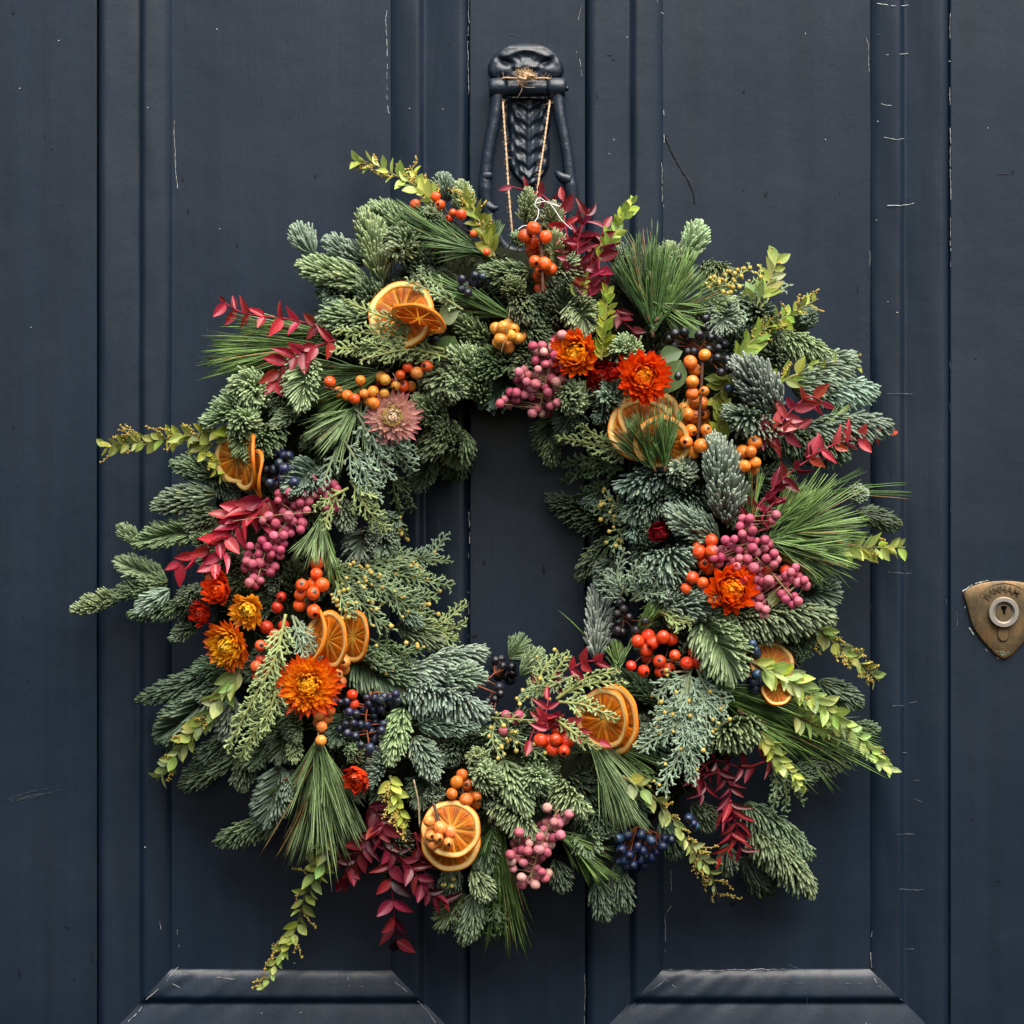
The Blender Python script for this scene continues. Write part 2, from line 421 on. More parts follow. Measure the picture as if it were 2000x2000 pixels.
for pts,w,gap in [([(915,0),(914,90),(916,185)],1.9,.04),([(917,190),(919,350)],1.0,.6),([(915,1000),(916,1040),(915,1078)],3.0,.1),([(915,1080),(914,1200)],1.5,.5),([(915,1230),(914,1262)],1.4,.5),
  ([(342,224),(340,262),(343,330),(345,368)],2.2,.15),([(350,0),(344,80)],1.0,.5),([(757,0),(753,40),(756,110),(755,180),(761,232)],2.3,.3),([(765,350),(765,380)],1,.3),
  ([(1136,12),(1131,35),(1128,110)],1.6,.3),([(1132,115),(1138,165)],1.8,.15),([(1140,300),(1141,350)],1,.5),
  ([(1283,0),(1286,20),(1296,28)],2.2,.1),([(1294,60),(1295,112)],1.4,.3),([(1296,215),(1297,225)],4,.0),([(1297,262),(1298,278)],2.5,0),([(1292,318),(1294,395),(1298,404)],2.0,.05),([(1299,420),(1300,470)],1.0,.6),
  ([(1692,75),(1697,90),(1698,142)],2.0,.05),([(1697,175),(1697,190)],1.6,0),([(1698,490),(1698,520)],1.6,.2),([(1700,1180),(1701,1190)],1.2,0),
  ([(1855.5,25),(1856,140)],2.2,.3),([(1855,170),(1856,300)],2.4,.15),([(1856,300),(1857,520)],2.2,.35),([(1856,560),(1857,1050)],1.2,.6),
  ([(1142,1120),(1141,1200),(1144,1240),(1143,1270)],1.4,.35),
  ([(1713,7),(1740,11),(1775,10)],2.6,.1),([(1730,107),(1752,107),(1774,104)],2.4,.15),([(1712,67),(1728,68)],1.2,.4),([(1721,203),(1742,207)],2,.2),([(1727,267),(1750,272),(1782,268)],2.2,.15),([(1733,401),(1760,402),(1785,397)],3.2,.05),
  ([(1733,769),(1760,768),(1782,769)],2.4,.2),([(1735,1117),(1765,1120),(1785,1119)],2.4,.2),([(1738,1379),(1765,1378),(1790,1370)],2.2,.25),([(1762,1470),(1778,1471)],2,.1),([(1760,1522),(1800,1523)],1.6,.4),([(1740,1629),(1800,1629)],2.0,.3),([(1757,1737),(1803,1738)],2.2,.15),([(1752,1855),(1785,1854)],2.0,.15),([(1785,1560),(1800,1567)],1.3,.2),
  ([(1310,1700),(1312,1770),(1300,1788),(1299,1870)],1.7,.3),([(1143,1900),(1142,2000)],1.6,.4),([(1308,1893),(1360,1896),(1480,1894),(1560,1893)],2.0,.35),([(1530,1921),(1690,1922)],1.4,.5),([(1703,1820),(1699,1850),(1704,1900),(1714,1924)],2.0,.15),([(1716,1926),(1735,1938),(1765,1957)],2.4,.15),([(1270,1936),(1300,1913),(1320,1930)],1.7,.15),([(1246,1950),(1228,1978)],1.6,.2),([(1694,1937),(1699,1975)],1.4,.3),([(1577,1950),(1578,1966)],1.2,.2),([(1660,1960),(1660,1972)],1.1,.2),
  ([(346,1815),(350,1850)],2,.2),([(312,1800),(314,1815)],2,.3),([(250,1995),(270,1975),(288,1948),(305,1935),(325,1916),(350,1890)],2.6,.2),([(336,1922),(352,1930)],2,.1),([(355,1898),(372,1898)],1.4,.2),([(424,1909),(460,1912)],2.2,.3),([(500,1909),(660,1912)],1.3,.5),([(680,1908),(679,1927),(720,1926)],1.8,.2),([(762,1870),(766,1850)],1.6,.3),([(730,1900),(762,1898)],2,.2),([(770,1918),(800,1942)],2.4,.2),([(815,1955),(835,1975),(850,1998)],2.0,.3),([(378,1978),(381,1962)],1.6,.1),
  ([(1848,1160),(1849,1185)],1.6,.2),([(1867,1195),(1870,1222)],2.5,.1),([(1866,1242),(1865,1250)],2,.0),([(1867,1305),(1866,1330)],1.6,.2),([(1310,1785),(1302,1800)],1.2,.3),([(405,640),(403,690)],1.3,.5)]:
    sliver(WD if (pts[0][0]>1705 and pts[0][1]>560) or w<1.45 else W,pts,w*(.45 if pts[0][0]>1700 else .5),gap=min(.85,gap*1.2+.2),wob=1.0,seg=5)
for (x,y) in [(38,173),(289,210),(423,57),(800,212),(1573,66),(1613,272),(1600,1183),(1198,273),(510,1000),(1225,72),(865,213),(430,447),(1735,590),(1752,611),(1715,237),(1712,430),(575,1882),(511,1980),(588,1978),(283,1655),(1692,1998),(1190,300),(1240,520),(1855,120),(115,80),(60,640),(1930,250)]:
    a=rng.random()*3; d=np.array((math.cos(a),math.sin(a)))*1.6
    sliver(W,[(x-d[0]*.8,y-d[1]*.8),(x+d[0]*.8,y+d[1]*.8)],1.9,seg=2)
o=link('paint_cracks',W.mesh('paint_cracks',M_WHITE,False),door); o['kind']='stuff'
link('fine_cracks',WD.mesh('fine_cracks',plain('grey_undercoat',(.16,.165,.17),.7),False),door)['kind']='stuff'  # greyer undercoat for thin cracks and those lower down the right side
S=Geo()
sliver(S,[(1297,265),(1308,290),(1330,330),(1345,352),(1354,375),(1357,397)],5.5,.6,5,0,.6)
def chip(G,x,y,w,h,lift=.5):
    n=9; V=[]
    w*=.8; h*=.85
    for i in range(n):
        a=2*math.pi*i/n; r=.55+rng.random()*.75
        V.append(P(x+math.cos(a)*w*.5*r,y+math.sin(a)*h*.5*r,face_h(x,y)+lift))
    V.append(P(x,y,face_h(x,y)+lift+.3))
    G.add(V,np.array([(i,(i+1)%n,n) for i in range(n)]))
for (x,y,w,h) in [(616,345,8,14),(463,480,7,17),(366,412,9,16),(357,350,5,16),(101,291,8,8),(87,265,5,10),(1452,179,8,15),(1496,379,10,14),(1625,125,4,9),(879,84,6,12),(1197,116,11,6),(1190,107,16,4),(1166,186,6,14),(1675,565,5,22),(1960,340,34,5),(1978,336,6,14),(26,25,8,12),(38,1900,9,24),(145,1912,8,10),(130,1810,12,10),(946,1099,8,14),(1063,1113,10,24),(928,1243,20,9),(180,1870,6,26),(56,1330,8,12),(1345,1865,26,5),(1430,1765,20,12),(1950,1720,20,8),(27,835,5,10),(45,1205,5,9),(60,1345,6,6),(213,1040,4,8),(1452,372,6,8),(1640,375,4,6),(705,1893,30,4),(120,400,4,7),(1620,240,6,4),(1740,920,5,9),(1905,700,6,5),(1900,1600,7,9),(590,1855,12,5)]:
    chip(S,x,y,w,h)
o=link('paint_chips',S.mesh('paint_chips',M_STAIN,False),door); o['kind']='stuff'
S=Geo()
for k in range(10): sliver(S,[(12+rng.random()*30,1566-k*1.2),(75+rng.random()*45,1553-k*1.6)],1.0,.4,6,.35,.8)
for (a,b) in [((995,66),(1010,70)),((1003,68),(1012,60)),((360,370),(366,345)),((1695,520),(1698,560)),((1692,630),(1697,700)),((955,130),(958,120)),((1540,1885),(1560,1893))]: sliver(S,[a,b],1.6,.6,4)
o=link('pale_scuffs',S.mesh('pale_scuffs',M_SCUFF,False),door); o['kind']='stuff'

# ---------------------------------------------------------------- knocker on the door
kn=link('door_knocker',None,door)
kn['label']='heavy cast iron knocker painted the same navy, with a shell crest and open stirrup handle'
def relief(name,cx,rows,hfun,nx=46,ny=60):
    """raised plate: rows = list of (py, half width); hfun(px,py,s,edge) -> height px"""
    ys,ws=zip(*rows); V=[]
    yy=np.linspace(ys[0],ys[-1],ny)
    for y in yy:
        w=float(np.interp(y,ys,ws))
        for i in range(nx):
            s=-1+2*i/(nx-1); s=math.copysign(abs(s)**.85,s); x=cx+s*w
            ev=min(1,(y-ys[0])/9,(ys[-1]-y)/9); es=min(1,(1-abs(s))*w/9); e=max(0,min(ev,es)); e=math.sqrt(max(0,1-(1-e)**2))
            V.append(P(x,y,hfun(x,y)*e-2*(1-e)))
    i=np.arange(ny-1)[:,None]*nx; j=np.arange(nx-1)[None]
    F=np.stack((i+j,i+nx+j,i+nx+j+1,i+j+1),-1).reshape(-1,4)
    return link(name,mesh_from(name,V,[F],None,M_IRON,True),kn)
def gs(x,y,cx,cy,sx,sy,a=0):
    dx,dy=x-cx,y-cy; u=dx*math.cos(a)+dy*math.sin(a); v=-dx*math.sin(a)+dy*math.cos(a); return math.exp(-.5*((u/sx)**2+(v/sy)**2))
def hc(x,y):
    dx=x-1027; r=math.hypot(dx,(y-133)*1.15); a=math.atan2(-(y-133),dx)
    h=17+4*gs(x,y,1027,120,50,25)
    if 0.2<a<2.94: h+= -7*gs(r,0,24,0,9,1)*(0.75+.25*math.cos(a*11)) *gs(a,0,1.57,0,.75,1)
    h+=3.2*gs(r,0,40,0,3,1)*gs(a,0,1.57,0,.5,1)
    for s in (-1,1):
        h-=9*gs(x,y,1027+s*42,120,10,4.5,-s*.45); h+=3.5*gs(x,y,1027+s*40,110,14,4,s*.5); h+=4*gs(x,y,1027+s*47,138,12,8); h-=4*gs(x,y,1027+s*25,136,4,8,s*.6)
        h+=4*gs(x,y,1027+s*19,131,7,4)
    h+=4*gs(x,y,1027,126,7,6)
    return h
relief('crest',1027,[(85,3),(85.6,16),(87,26),(89,34),(92,42),(96,49.5),(101,56),(107,62),(114,67.5),(121,71.5),(128,74),(135,75),(142,74.2),(148,71.5),(152,67.5),(156,60)],hc)
def hb(x,y):
    h=14+3.5*gs(x,y,1033,275,3.2,70)
    for k,yk in enumerate((203,231,259,287,314,338)):
        wk=(17,20,21,20,18,12)[k]
        for s in (-1,1):
            q=1+.12*math.sin(k*2.3+s)
            h+=6.5*q*gs(x,y,1033+s*wk,yk,4.2,10.5,s*.75)-5*gs(x,y,1033+s*wk*.62,yk+9,2.6,8,s*.75)+3.2*gs(x,y,1033+s*(wk+13),yk+8,4,8,s*.3)-3*gs(x,y,1033+s*(wk+10),yk-9,3,5)
    return h+5*gs(x,y,1033,354,7,6)
relief('back_plate',1033,[(185,38),(205,42),(240,43),(262,38),(280,42),(305,41),(325,40),(340,32),(352,22),(362,12),(367,5)],hb,50,80)
G=Geo()
for (x0,x1,r,hh) in ((988,1070,17,34),):
    xs=np.linspace(x0,x1,14); V,F=tube([P(x,172,hh) for x in xs],np.array([r*(1-.12*abs((x-1029)/41)**3) for x in xs])*U,18); G.add(V,F)
link('hinge_barrel',G.mesh('hinge_barrel',M_IRON),kn)
for (xs,) in (((955,957,962,975,984,988,989),),((1069,1070,1074,1085,1098,1103,1105),)):
    V,F=tube([P(x,172+rng.normal()*.3,34) for x in xs],np.array((14,18,20,20.5,20,18,14))*U,18,.012); link('hinge_collar',mesh_from('hinge_collar',V,F,None,M_IRON),kn)
V,F=tube([P(x,173,34) for x in (1104,1108,1110,1111)],np.array((5,5,4,1.5))*U,10); link('pin_end',mesh_from('pin_end',V,F,None,M_IRON),kn)
# the stirrup: two arms that join under the wreath
pl=catmull([P(972,180,34),P(967,226,40),P(957,278,44),P(951,319,46),P(948,360,48),P(950,402,48),P(962,446,46),P(990,490,44),P(1034,505,44)],70)
rl=np.interp(np.linspace(0,1,70),(0,.08,.25,.45,.52,.6,.75,.85,1),np.array((14,12.5,11.5,12,14.5,13,14,14,16)))*U
V,F=tube(pl,rl,16,.03); G=Geo(); G.add(V,F)
pr=catmull([P(1088,180,34),P(1094,226,40),P(1104,278,44),P(1110,319,46),P(1114,360,48),P(1117,392,48),P(1112,440,46),P(1085,488,44),P(1034,505,44)],70)
V,F=tube(pr,rl,16,.03); G.add(V,F)
for pts,r in (([(1112,352,50),(1098,347,54),(1088,338,52),(1086,334,50)],(13,10,6,2)),([(950,345,50),(956,342,54),(959,337,52)],(13,9,3)),([(952,402,50),(963,407,55),(971,405,54),(972,402,54)],(13,8,5,2))):
    V,F=tube(catmull([P(*q) for q in pts],12),np.interp(np.linspace(0,1,12),np.linspace(0,1,len(r)),r)*U,12,.03); G.add(V,F)
link('stirrup_handle',G.mesh('stirrup_handle',M_IRON),kn)

# ---------------------------------------------------------------- lock on the right stile
lk=link('door_lock',None,door); lk['label']='shield-shaped weathered brass lock plate with a steel cylinder ring'
cx,cy=1961,1196
half=[(1134,0),(1134.6,16),(1136,30),(1139,46),(1143,58),(1148,69),(1155,78),(1160,79.5),(1170,77),(1187,72),(1205,67),(1223,62),(1240,51),(1253,41),(1266,29),(1278,18),(1284,9),(1288,0)]
outl=[(cx-w,y) for y,w in half]+[(cx+w,y) for y,w in half[::-1][1:-1]]
V=[];n=len(outl)
for (s,h) in ((1.0,0),(1.0,4.5),(.985,6.5),(.955,7.5),(.7,9),(.4,10)):
    for (x,y) in outl: V.append(P(cx+(x-cx)*s,cy+(y-cy)*s,h))
V.append(P(cx,cy,10.2)); F=[]
for r in range(5):
    for j in range(n): F.append((r*n+j,r*n+(j+1)%n,(r+1)*n+(j+1)%n,(r+1)*n+j))
T=[(5*n+j,5*n+(j+1)%n,6*n) for j in range(n)]
link('lock_plate',mesh_from('lock_plate',V,[np.array(F),np.array(T)],None,M_BRASS,True),lk)
def rev(prof_,cx,cy,ns=40):
    V=[]
    for (r,h) in prof_:
        for j in range(ns): V.append(P(cx+r*math.cos(2*math.pi*j/ns),cy+r*math.sin(2*math.pi*j/ns),h))
    F=[]
    for i in range(len(prof_)-1):
        for j in range(ns): F.append((i*ns+j,i*ns+(j+1)%ns,(i+1)*ns+(j+1)%ns,(i+1)*ns+j))
    return V,np.array(F)
V,F=rev([(30,6),(30,20),(29.6,22.5),(28.5,23.5),(21.5,23.5),(20.3,22.5),(20,16),(16.6,15.5)],cx,cy); link('cylinder_ring',mesh_from('cylinder_ring',V,[F],None,M_STEEL,False),lk)
V,F=rev([(16.2,12),(16.2,17),(15.8,17.6),(15.4,17.8),(.3,17.9)],cx,cy+1); link('key_core',mesh_from('key_core',V,[F],None,M_BRASSC,False),lk)
hole=[(cx-5,cy-13),(cx+5,cy-13),(cx+6,cy-9),(cx+4,cy-5),(cx+2.2,cy-2),(cx+2.4,cy+4),(cx-1.5,cy+4),(cx-2.2,cy-2),(cx-5,cy-6),(cx-6,cy-10)]
V=[P(x,y,18.4) for x,y in hole]+[P(cx,cy-5,18.4)]; link('keyhole',mesh_from('keyhole',V,[np.array([(i,(i+1)%10,10) for i in range(10)])],None,M_HOLE,False),lk)
lug=[(1949,1226),(1970,1226),(1970,1243),(1967.5,1249),(1963,1252.5),(1956,1252.5),(1951.5,1249),(1949,1243)]
V=[];m=len(lug)
for s,h in ((1,6),(1,11.5),(.9,13)):
    for x,y in lug: V.append(P(1959.5+(x-1959.5)*s,1239+(y-1239)*s,h))
F=[(r*m+j,r*m+(j+1)%m,(r+1)*m+(j+1)%m,(r+1)*m+j) for r in range(2) for j in range(m)]
T=[(2*m,2*m+j,2*m+j+1) for j in range(1,m-1)]
link('keyhole_cover',mesh_from('keyhole_cover',V,[np.array(F),np.array(T)],None,M_BRASS,False),lk)
# raised lettering on the plate and its thin frame
def glyph(ch,size,ext):
    cu=bpy.data.curves.new('lettering','FONT'); cu.body=ch; cu.size=size; cu.extrude=ext; cu.align_x='CENTER'; cu.resolution_u=3; cu.offset=size*.012
    ob=bpy.data.objects.new('lettering',cu); COL.objects.link(ob)
    me=bpy.data.meshes.new_from_object(ob.evaluated_get(bpy.context.evaluated_depsgraph_get()))
    bpy.data.objects.remove(ob); me.name='letter'; me.materials.clear(); me.materials.append(M_BRASS); return me
bpy.context.view_layer.update()
for ch,ang in zip('BANHAM',(-46,-32,-18,-2,14,31)):
    a=math.radians(ang); r=39.5
    p=P(cx+r*math.sin(a),cy-r*math.cos(a),9.4)
    y=np.array((math.sin(a),0,math.cos(a))); z=np.array((0,-1,0))
    link('letter',glyph(ch,18*U,2.6*U),lk,basis(p,y,z,1.0))
G=Geo()
for r in (36,57):
    pts=[P(cx+r*math.sin(math.radians(a)),cy-r*math.cos(math.radians(a)),9.5-(.8 if r>50 else 0)) for a in np.linspace(-54,40,24)]
    V,F=tube(pts,.9*U,5); G.add(V,F)
for a in (-54,40):
    a=math.radians(a); V,F=tube([P(cx+r*math.sin(a),cy-r*math.cos(a),9.3) for r in (36,46,57)],.9*U,5); G.add(V,F)
link('letter_frame',G.mesh('letter_frame',M_BRASS),lk)
G=Geo(); 
for k in range(22):
    x,y=1950+rng.random()*26-6,1272+rng.random()*10; 
    if y<1283-abs(x-1961)*.6: chip(G,x,y,4,3,8.6)
link('verdigris_stain',G.mesh('verdigris_stain',M_VERD),lk)['kind']='stuff'
G=Geo()
for pts in ([(1880,1155),(1888,1150),(1900,1143)],[(1905,1140),(1930,1134)],[(1885,1184),(1886,1188)],[(1893,1226),(1897,1232),(1903,1240)],[(1925,1267),(1930,1273)],[(1938,1281),(1955,1287)]):
    sliver(G,pts,2.0,1.0,3,.4)
link('paint_edge',G.mesh('paint_edge',M_WHITE,False),lk)['kind']='stuff'

# ================================================================ the wreath
wreath = thing('christmas_wreath', 'round evergreen wreath with dried orange slices, berries and strawflowers hanging on the door', 'wreath', P(1000,1080,40))
VIEW = np.array((0,-1,0.)); UP = np.array((0,0,1.))

def H(px,py):
    """height of the wreath's surface above the door, pixels"""
    r=math.hypot(px-985,(py-1080)/1.03); s=(r-475)/285
    if abs(s)<1: return 75+165*math.sqrt(1-s*s)
    return max(48, 75-.22*(abs(s)-1)*285)

def part(name, me, label=None):
    o=link(name,me,wreath)
    if label: o['label']=label
    return o

# ---- moss ring bound with wire
G=Geo(); n=120; m=18; V=[]
for i in range(n):
    a=2*math.pi*i/n
    for j in range(m):
        b=2*math.pi*j/m; R=470+105*math.cos(b)+rng.normal()*5; h=75+80*math.sin(b)+rng.normal()*6
        V.append(P(985+R*math.cos(a),1080+1.03*R*math.sin(a),max(h,2)))
i=np.arange(n)[:,None]*m; j=np.arange(m)[None]; ip=((np.arange(n)+1)%n)[:,None]*m; jp=(j+1)%m
G.add(V,np.stack((i+j,i+jp,ip+jp,ip+j),-1).reshape(-1,4),(.012,.015,.007))
mo=part('moss_ring',G.mesh('moss_ring',M_MOSS))
n=5000; a=rng.random(n)*6.283; b=rng.uniform(-.5,3.64,n); R=470+105*np.cos(b); hh=75+80*np.sin(b)
p0=np.array([P(985+R_*math.cos(a_),1080+1.03*R_*math.sin(a_),h_) for a_,R_,h_ in zip(a,R,hh)]); d=norm(rng.normal(size=(n,3))+VIEW*.7)
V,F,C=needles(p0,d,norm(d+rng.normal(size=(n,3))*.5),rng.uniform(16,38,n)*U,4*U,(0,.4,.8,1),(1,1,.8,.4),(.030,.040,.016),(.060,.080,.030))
link('moss_tufts',mesh_from('moss_tufts',V,F,C,M_MOSS),mo)['kind']='stuff'

# ---- noble fir shoots
GK=1.25      # overall lightness of the greenery
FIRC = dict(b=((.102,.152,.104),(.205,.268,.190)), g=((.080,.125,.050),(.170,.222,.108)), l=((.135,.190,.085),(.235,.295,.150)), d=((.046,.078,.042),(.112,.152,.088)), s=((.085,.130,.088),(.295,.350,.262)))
def fir(b,t,r,tone='b',lay=0,mode='up',hb=None,ht=None,bend=0.0,whirl=.25,dens=1.0):
    """one shoot from pixel b to pixel t; r = brush half width in pixels"""
    hb0=H(*b)*.86+lay-12 if hb is None else hb
    ht0=H(*t)*.97+lay+6 if ht is None else ht
    p0,p2=P(*b,hb0),P(*t,ht0)
    Lw=np.linalg.norm(p2-p0); T0=norm(p2-p0)
    S0=norm(np.cross(T0,VIEW)+1e-6)
    Uv=norm(np.cross(S0,T0)); 
    if np.dot(Uv,VIEW)<0: Uv=-Uv
    mid=(p0+p2)/2+S0*bend*Lw+Uv*Lw*(.06+.05*rng.random())
    npts=24; tt=np.linspace(0,1,npts)[:,None]
    ax=(1-tt)**2*p0+2*tt*(1-tt)*mid+tt**2*p2
    lpx=Lw/U
    if mode in ('down','side'): r*=.84
    rr=r*U
    end=1-min(.45,r*.75/max(lpx,1))           # the brush reaches past the stem, so the stem stops short
    N=int((lpx*1.75+34)*dens*(.75+r/60)); nt=int(22*dens)
    t=np.concatenate(((np.arange(N)+.5)/N*end, end-.10*end*(1-(np.arange(nt)+.5)/nt)**1.0*.6))
    N=len(t)
    pos=np.stack([np.interp(t,tt[:,0],ax[:,k]) for k in range(3)],-1)
    T=norm(np.stack([np.interp(t,tt[:,0],np.gradient(ax[:,k])) for k in range(3)],-1))
    tip=np.clip((t-end*.6)/(end*.4+1e-6),0,1)**1.6
    if mode=='up': Ud=norm(VIEW*1.0+UP*.3+S0*rng.normal()*.3)
    elif mode=='down': Ud=norm(VIEW*.8-UP*.85)
    elif mode=='side': Ud=norm(VIEW*.85+S0*.75)
    else: Ud=VIEW
    Ud=norm(Ud-T*np.sum(Ud*T,-1,keepdims=True)+1e-9)
    S=norm(np.cross(T,Ud))
    if mode=='flat':
        phi=np.where(np.arange(N)%2==0,1,-1)*(math.pi/2)+rng.normal(size=N)*.14; phi-=np.sign(phi)*(.95*rng.random(N)**1.3)
    else:
        phi=(np.arange(N)*2.39996+rng.random()*6)%(2*math.pi)-math.pi+rng.normal(size=N)*.12; phi=phi*(.66+.34*np.abs(phi)/math.pi)
    R=Ud*(np.cos(phi)*(.62 if mode=='up' else 1.0))[:,None]+S*np.sin(phi)[:,None]
    q=rng.normal(size=(N,3))*.085
    a0,a1,lift=dict(up=(.60,1.05,.30),down=(.26,.40,.75),side=(.26,.42,.75),flat=(.45,.55,.10),view=(.45,.80,.2))[mode]
    d0=norm(R*(1.0-.55*tip)[:,None]+T*(a0+1.15*tip)[:,None]+q)
    wh=np.cross(T,R)
    d1=norm(R*(.40-.28*tip)[:,None]+T*(a1+.35*tip)[:,None]+Ud*(lift*(1-.5*tip))[:,None]+wh*whirl+q)
    Lr=1.55+.12*(mode in('flat','down','side'))
    Ln=rr*Lr*(.82+.36*rng.random(N))*(1-.25*tip)*(1-.25*(t<.06))
    w=np.full(N,np.clip(r*.185,3.7,5.8)*U)*(.80+.4*rng.random(N))
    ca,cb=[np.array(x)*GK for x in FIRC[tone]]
    sh=(1+rng.normal(size=N)*.14)*np.clip(1+rng.normal()*.19,.65,1.4); hue=np.array((1+rng.normal()*.05,1,1+rng.normal()*.06))
    yel=(rng.random(N)<.04)[:,None]*np.array((.05,.025,-.01))
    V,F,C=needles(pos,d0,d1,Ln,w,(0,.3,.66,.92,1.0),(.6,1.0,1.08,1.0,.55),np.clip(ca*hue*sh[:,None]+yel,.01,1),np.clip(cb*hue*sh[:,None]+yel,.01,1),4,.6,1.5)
    SV,SF=tube(ax[:max(3,int(npts*end)+1)],np.linspace(3.4,1.8,max(3,int(npts*end)+1))*U,5)
    o=part('fir_shoot',mesh_from('fir_shoot_stem',SV,SF,np.tile((.09,.075,.035),(len(SV),1)),M_STEM))
    nn=link('needles',mesh_from('fir_needles',V,F,C,M_FIR),o); nn['kind']='stuff'
    return o
def ros(cpt,r,tone='l',lay=0,lean=None):
    """shoot seen end-on: it points at the viewer"""
    if lean is None:
        a=rng.random()*6.28; lean=(math.cos(a)*.5,math.sin(a)*.5)
    h=H(*cpt)+lay
    b=(cpt[0]-lean[0]*r*1.5,cpt[1]-lean[1]*r*1.5)
    return fir(b,(cpt[0]+lean[0]*r*.45,cpt[1]+lean[1]*r*.45),r,tone,0,'view',hb=h-r*2.0,ht=h+14,whirl=.75,dens=1.15)

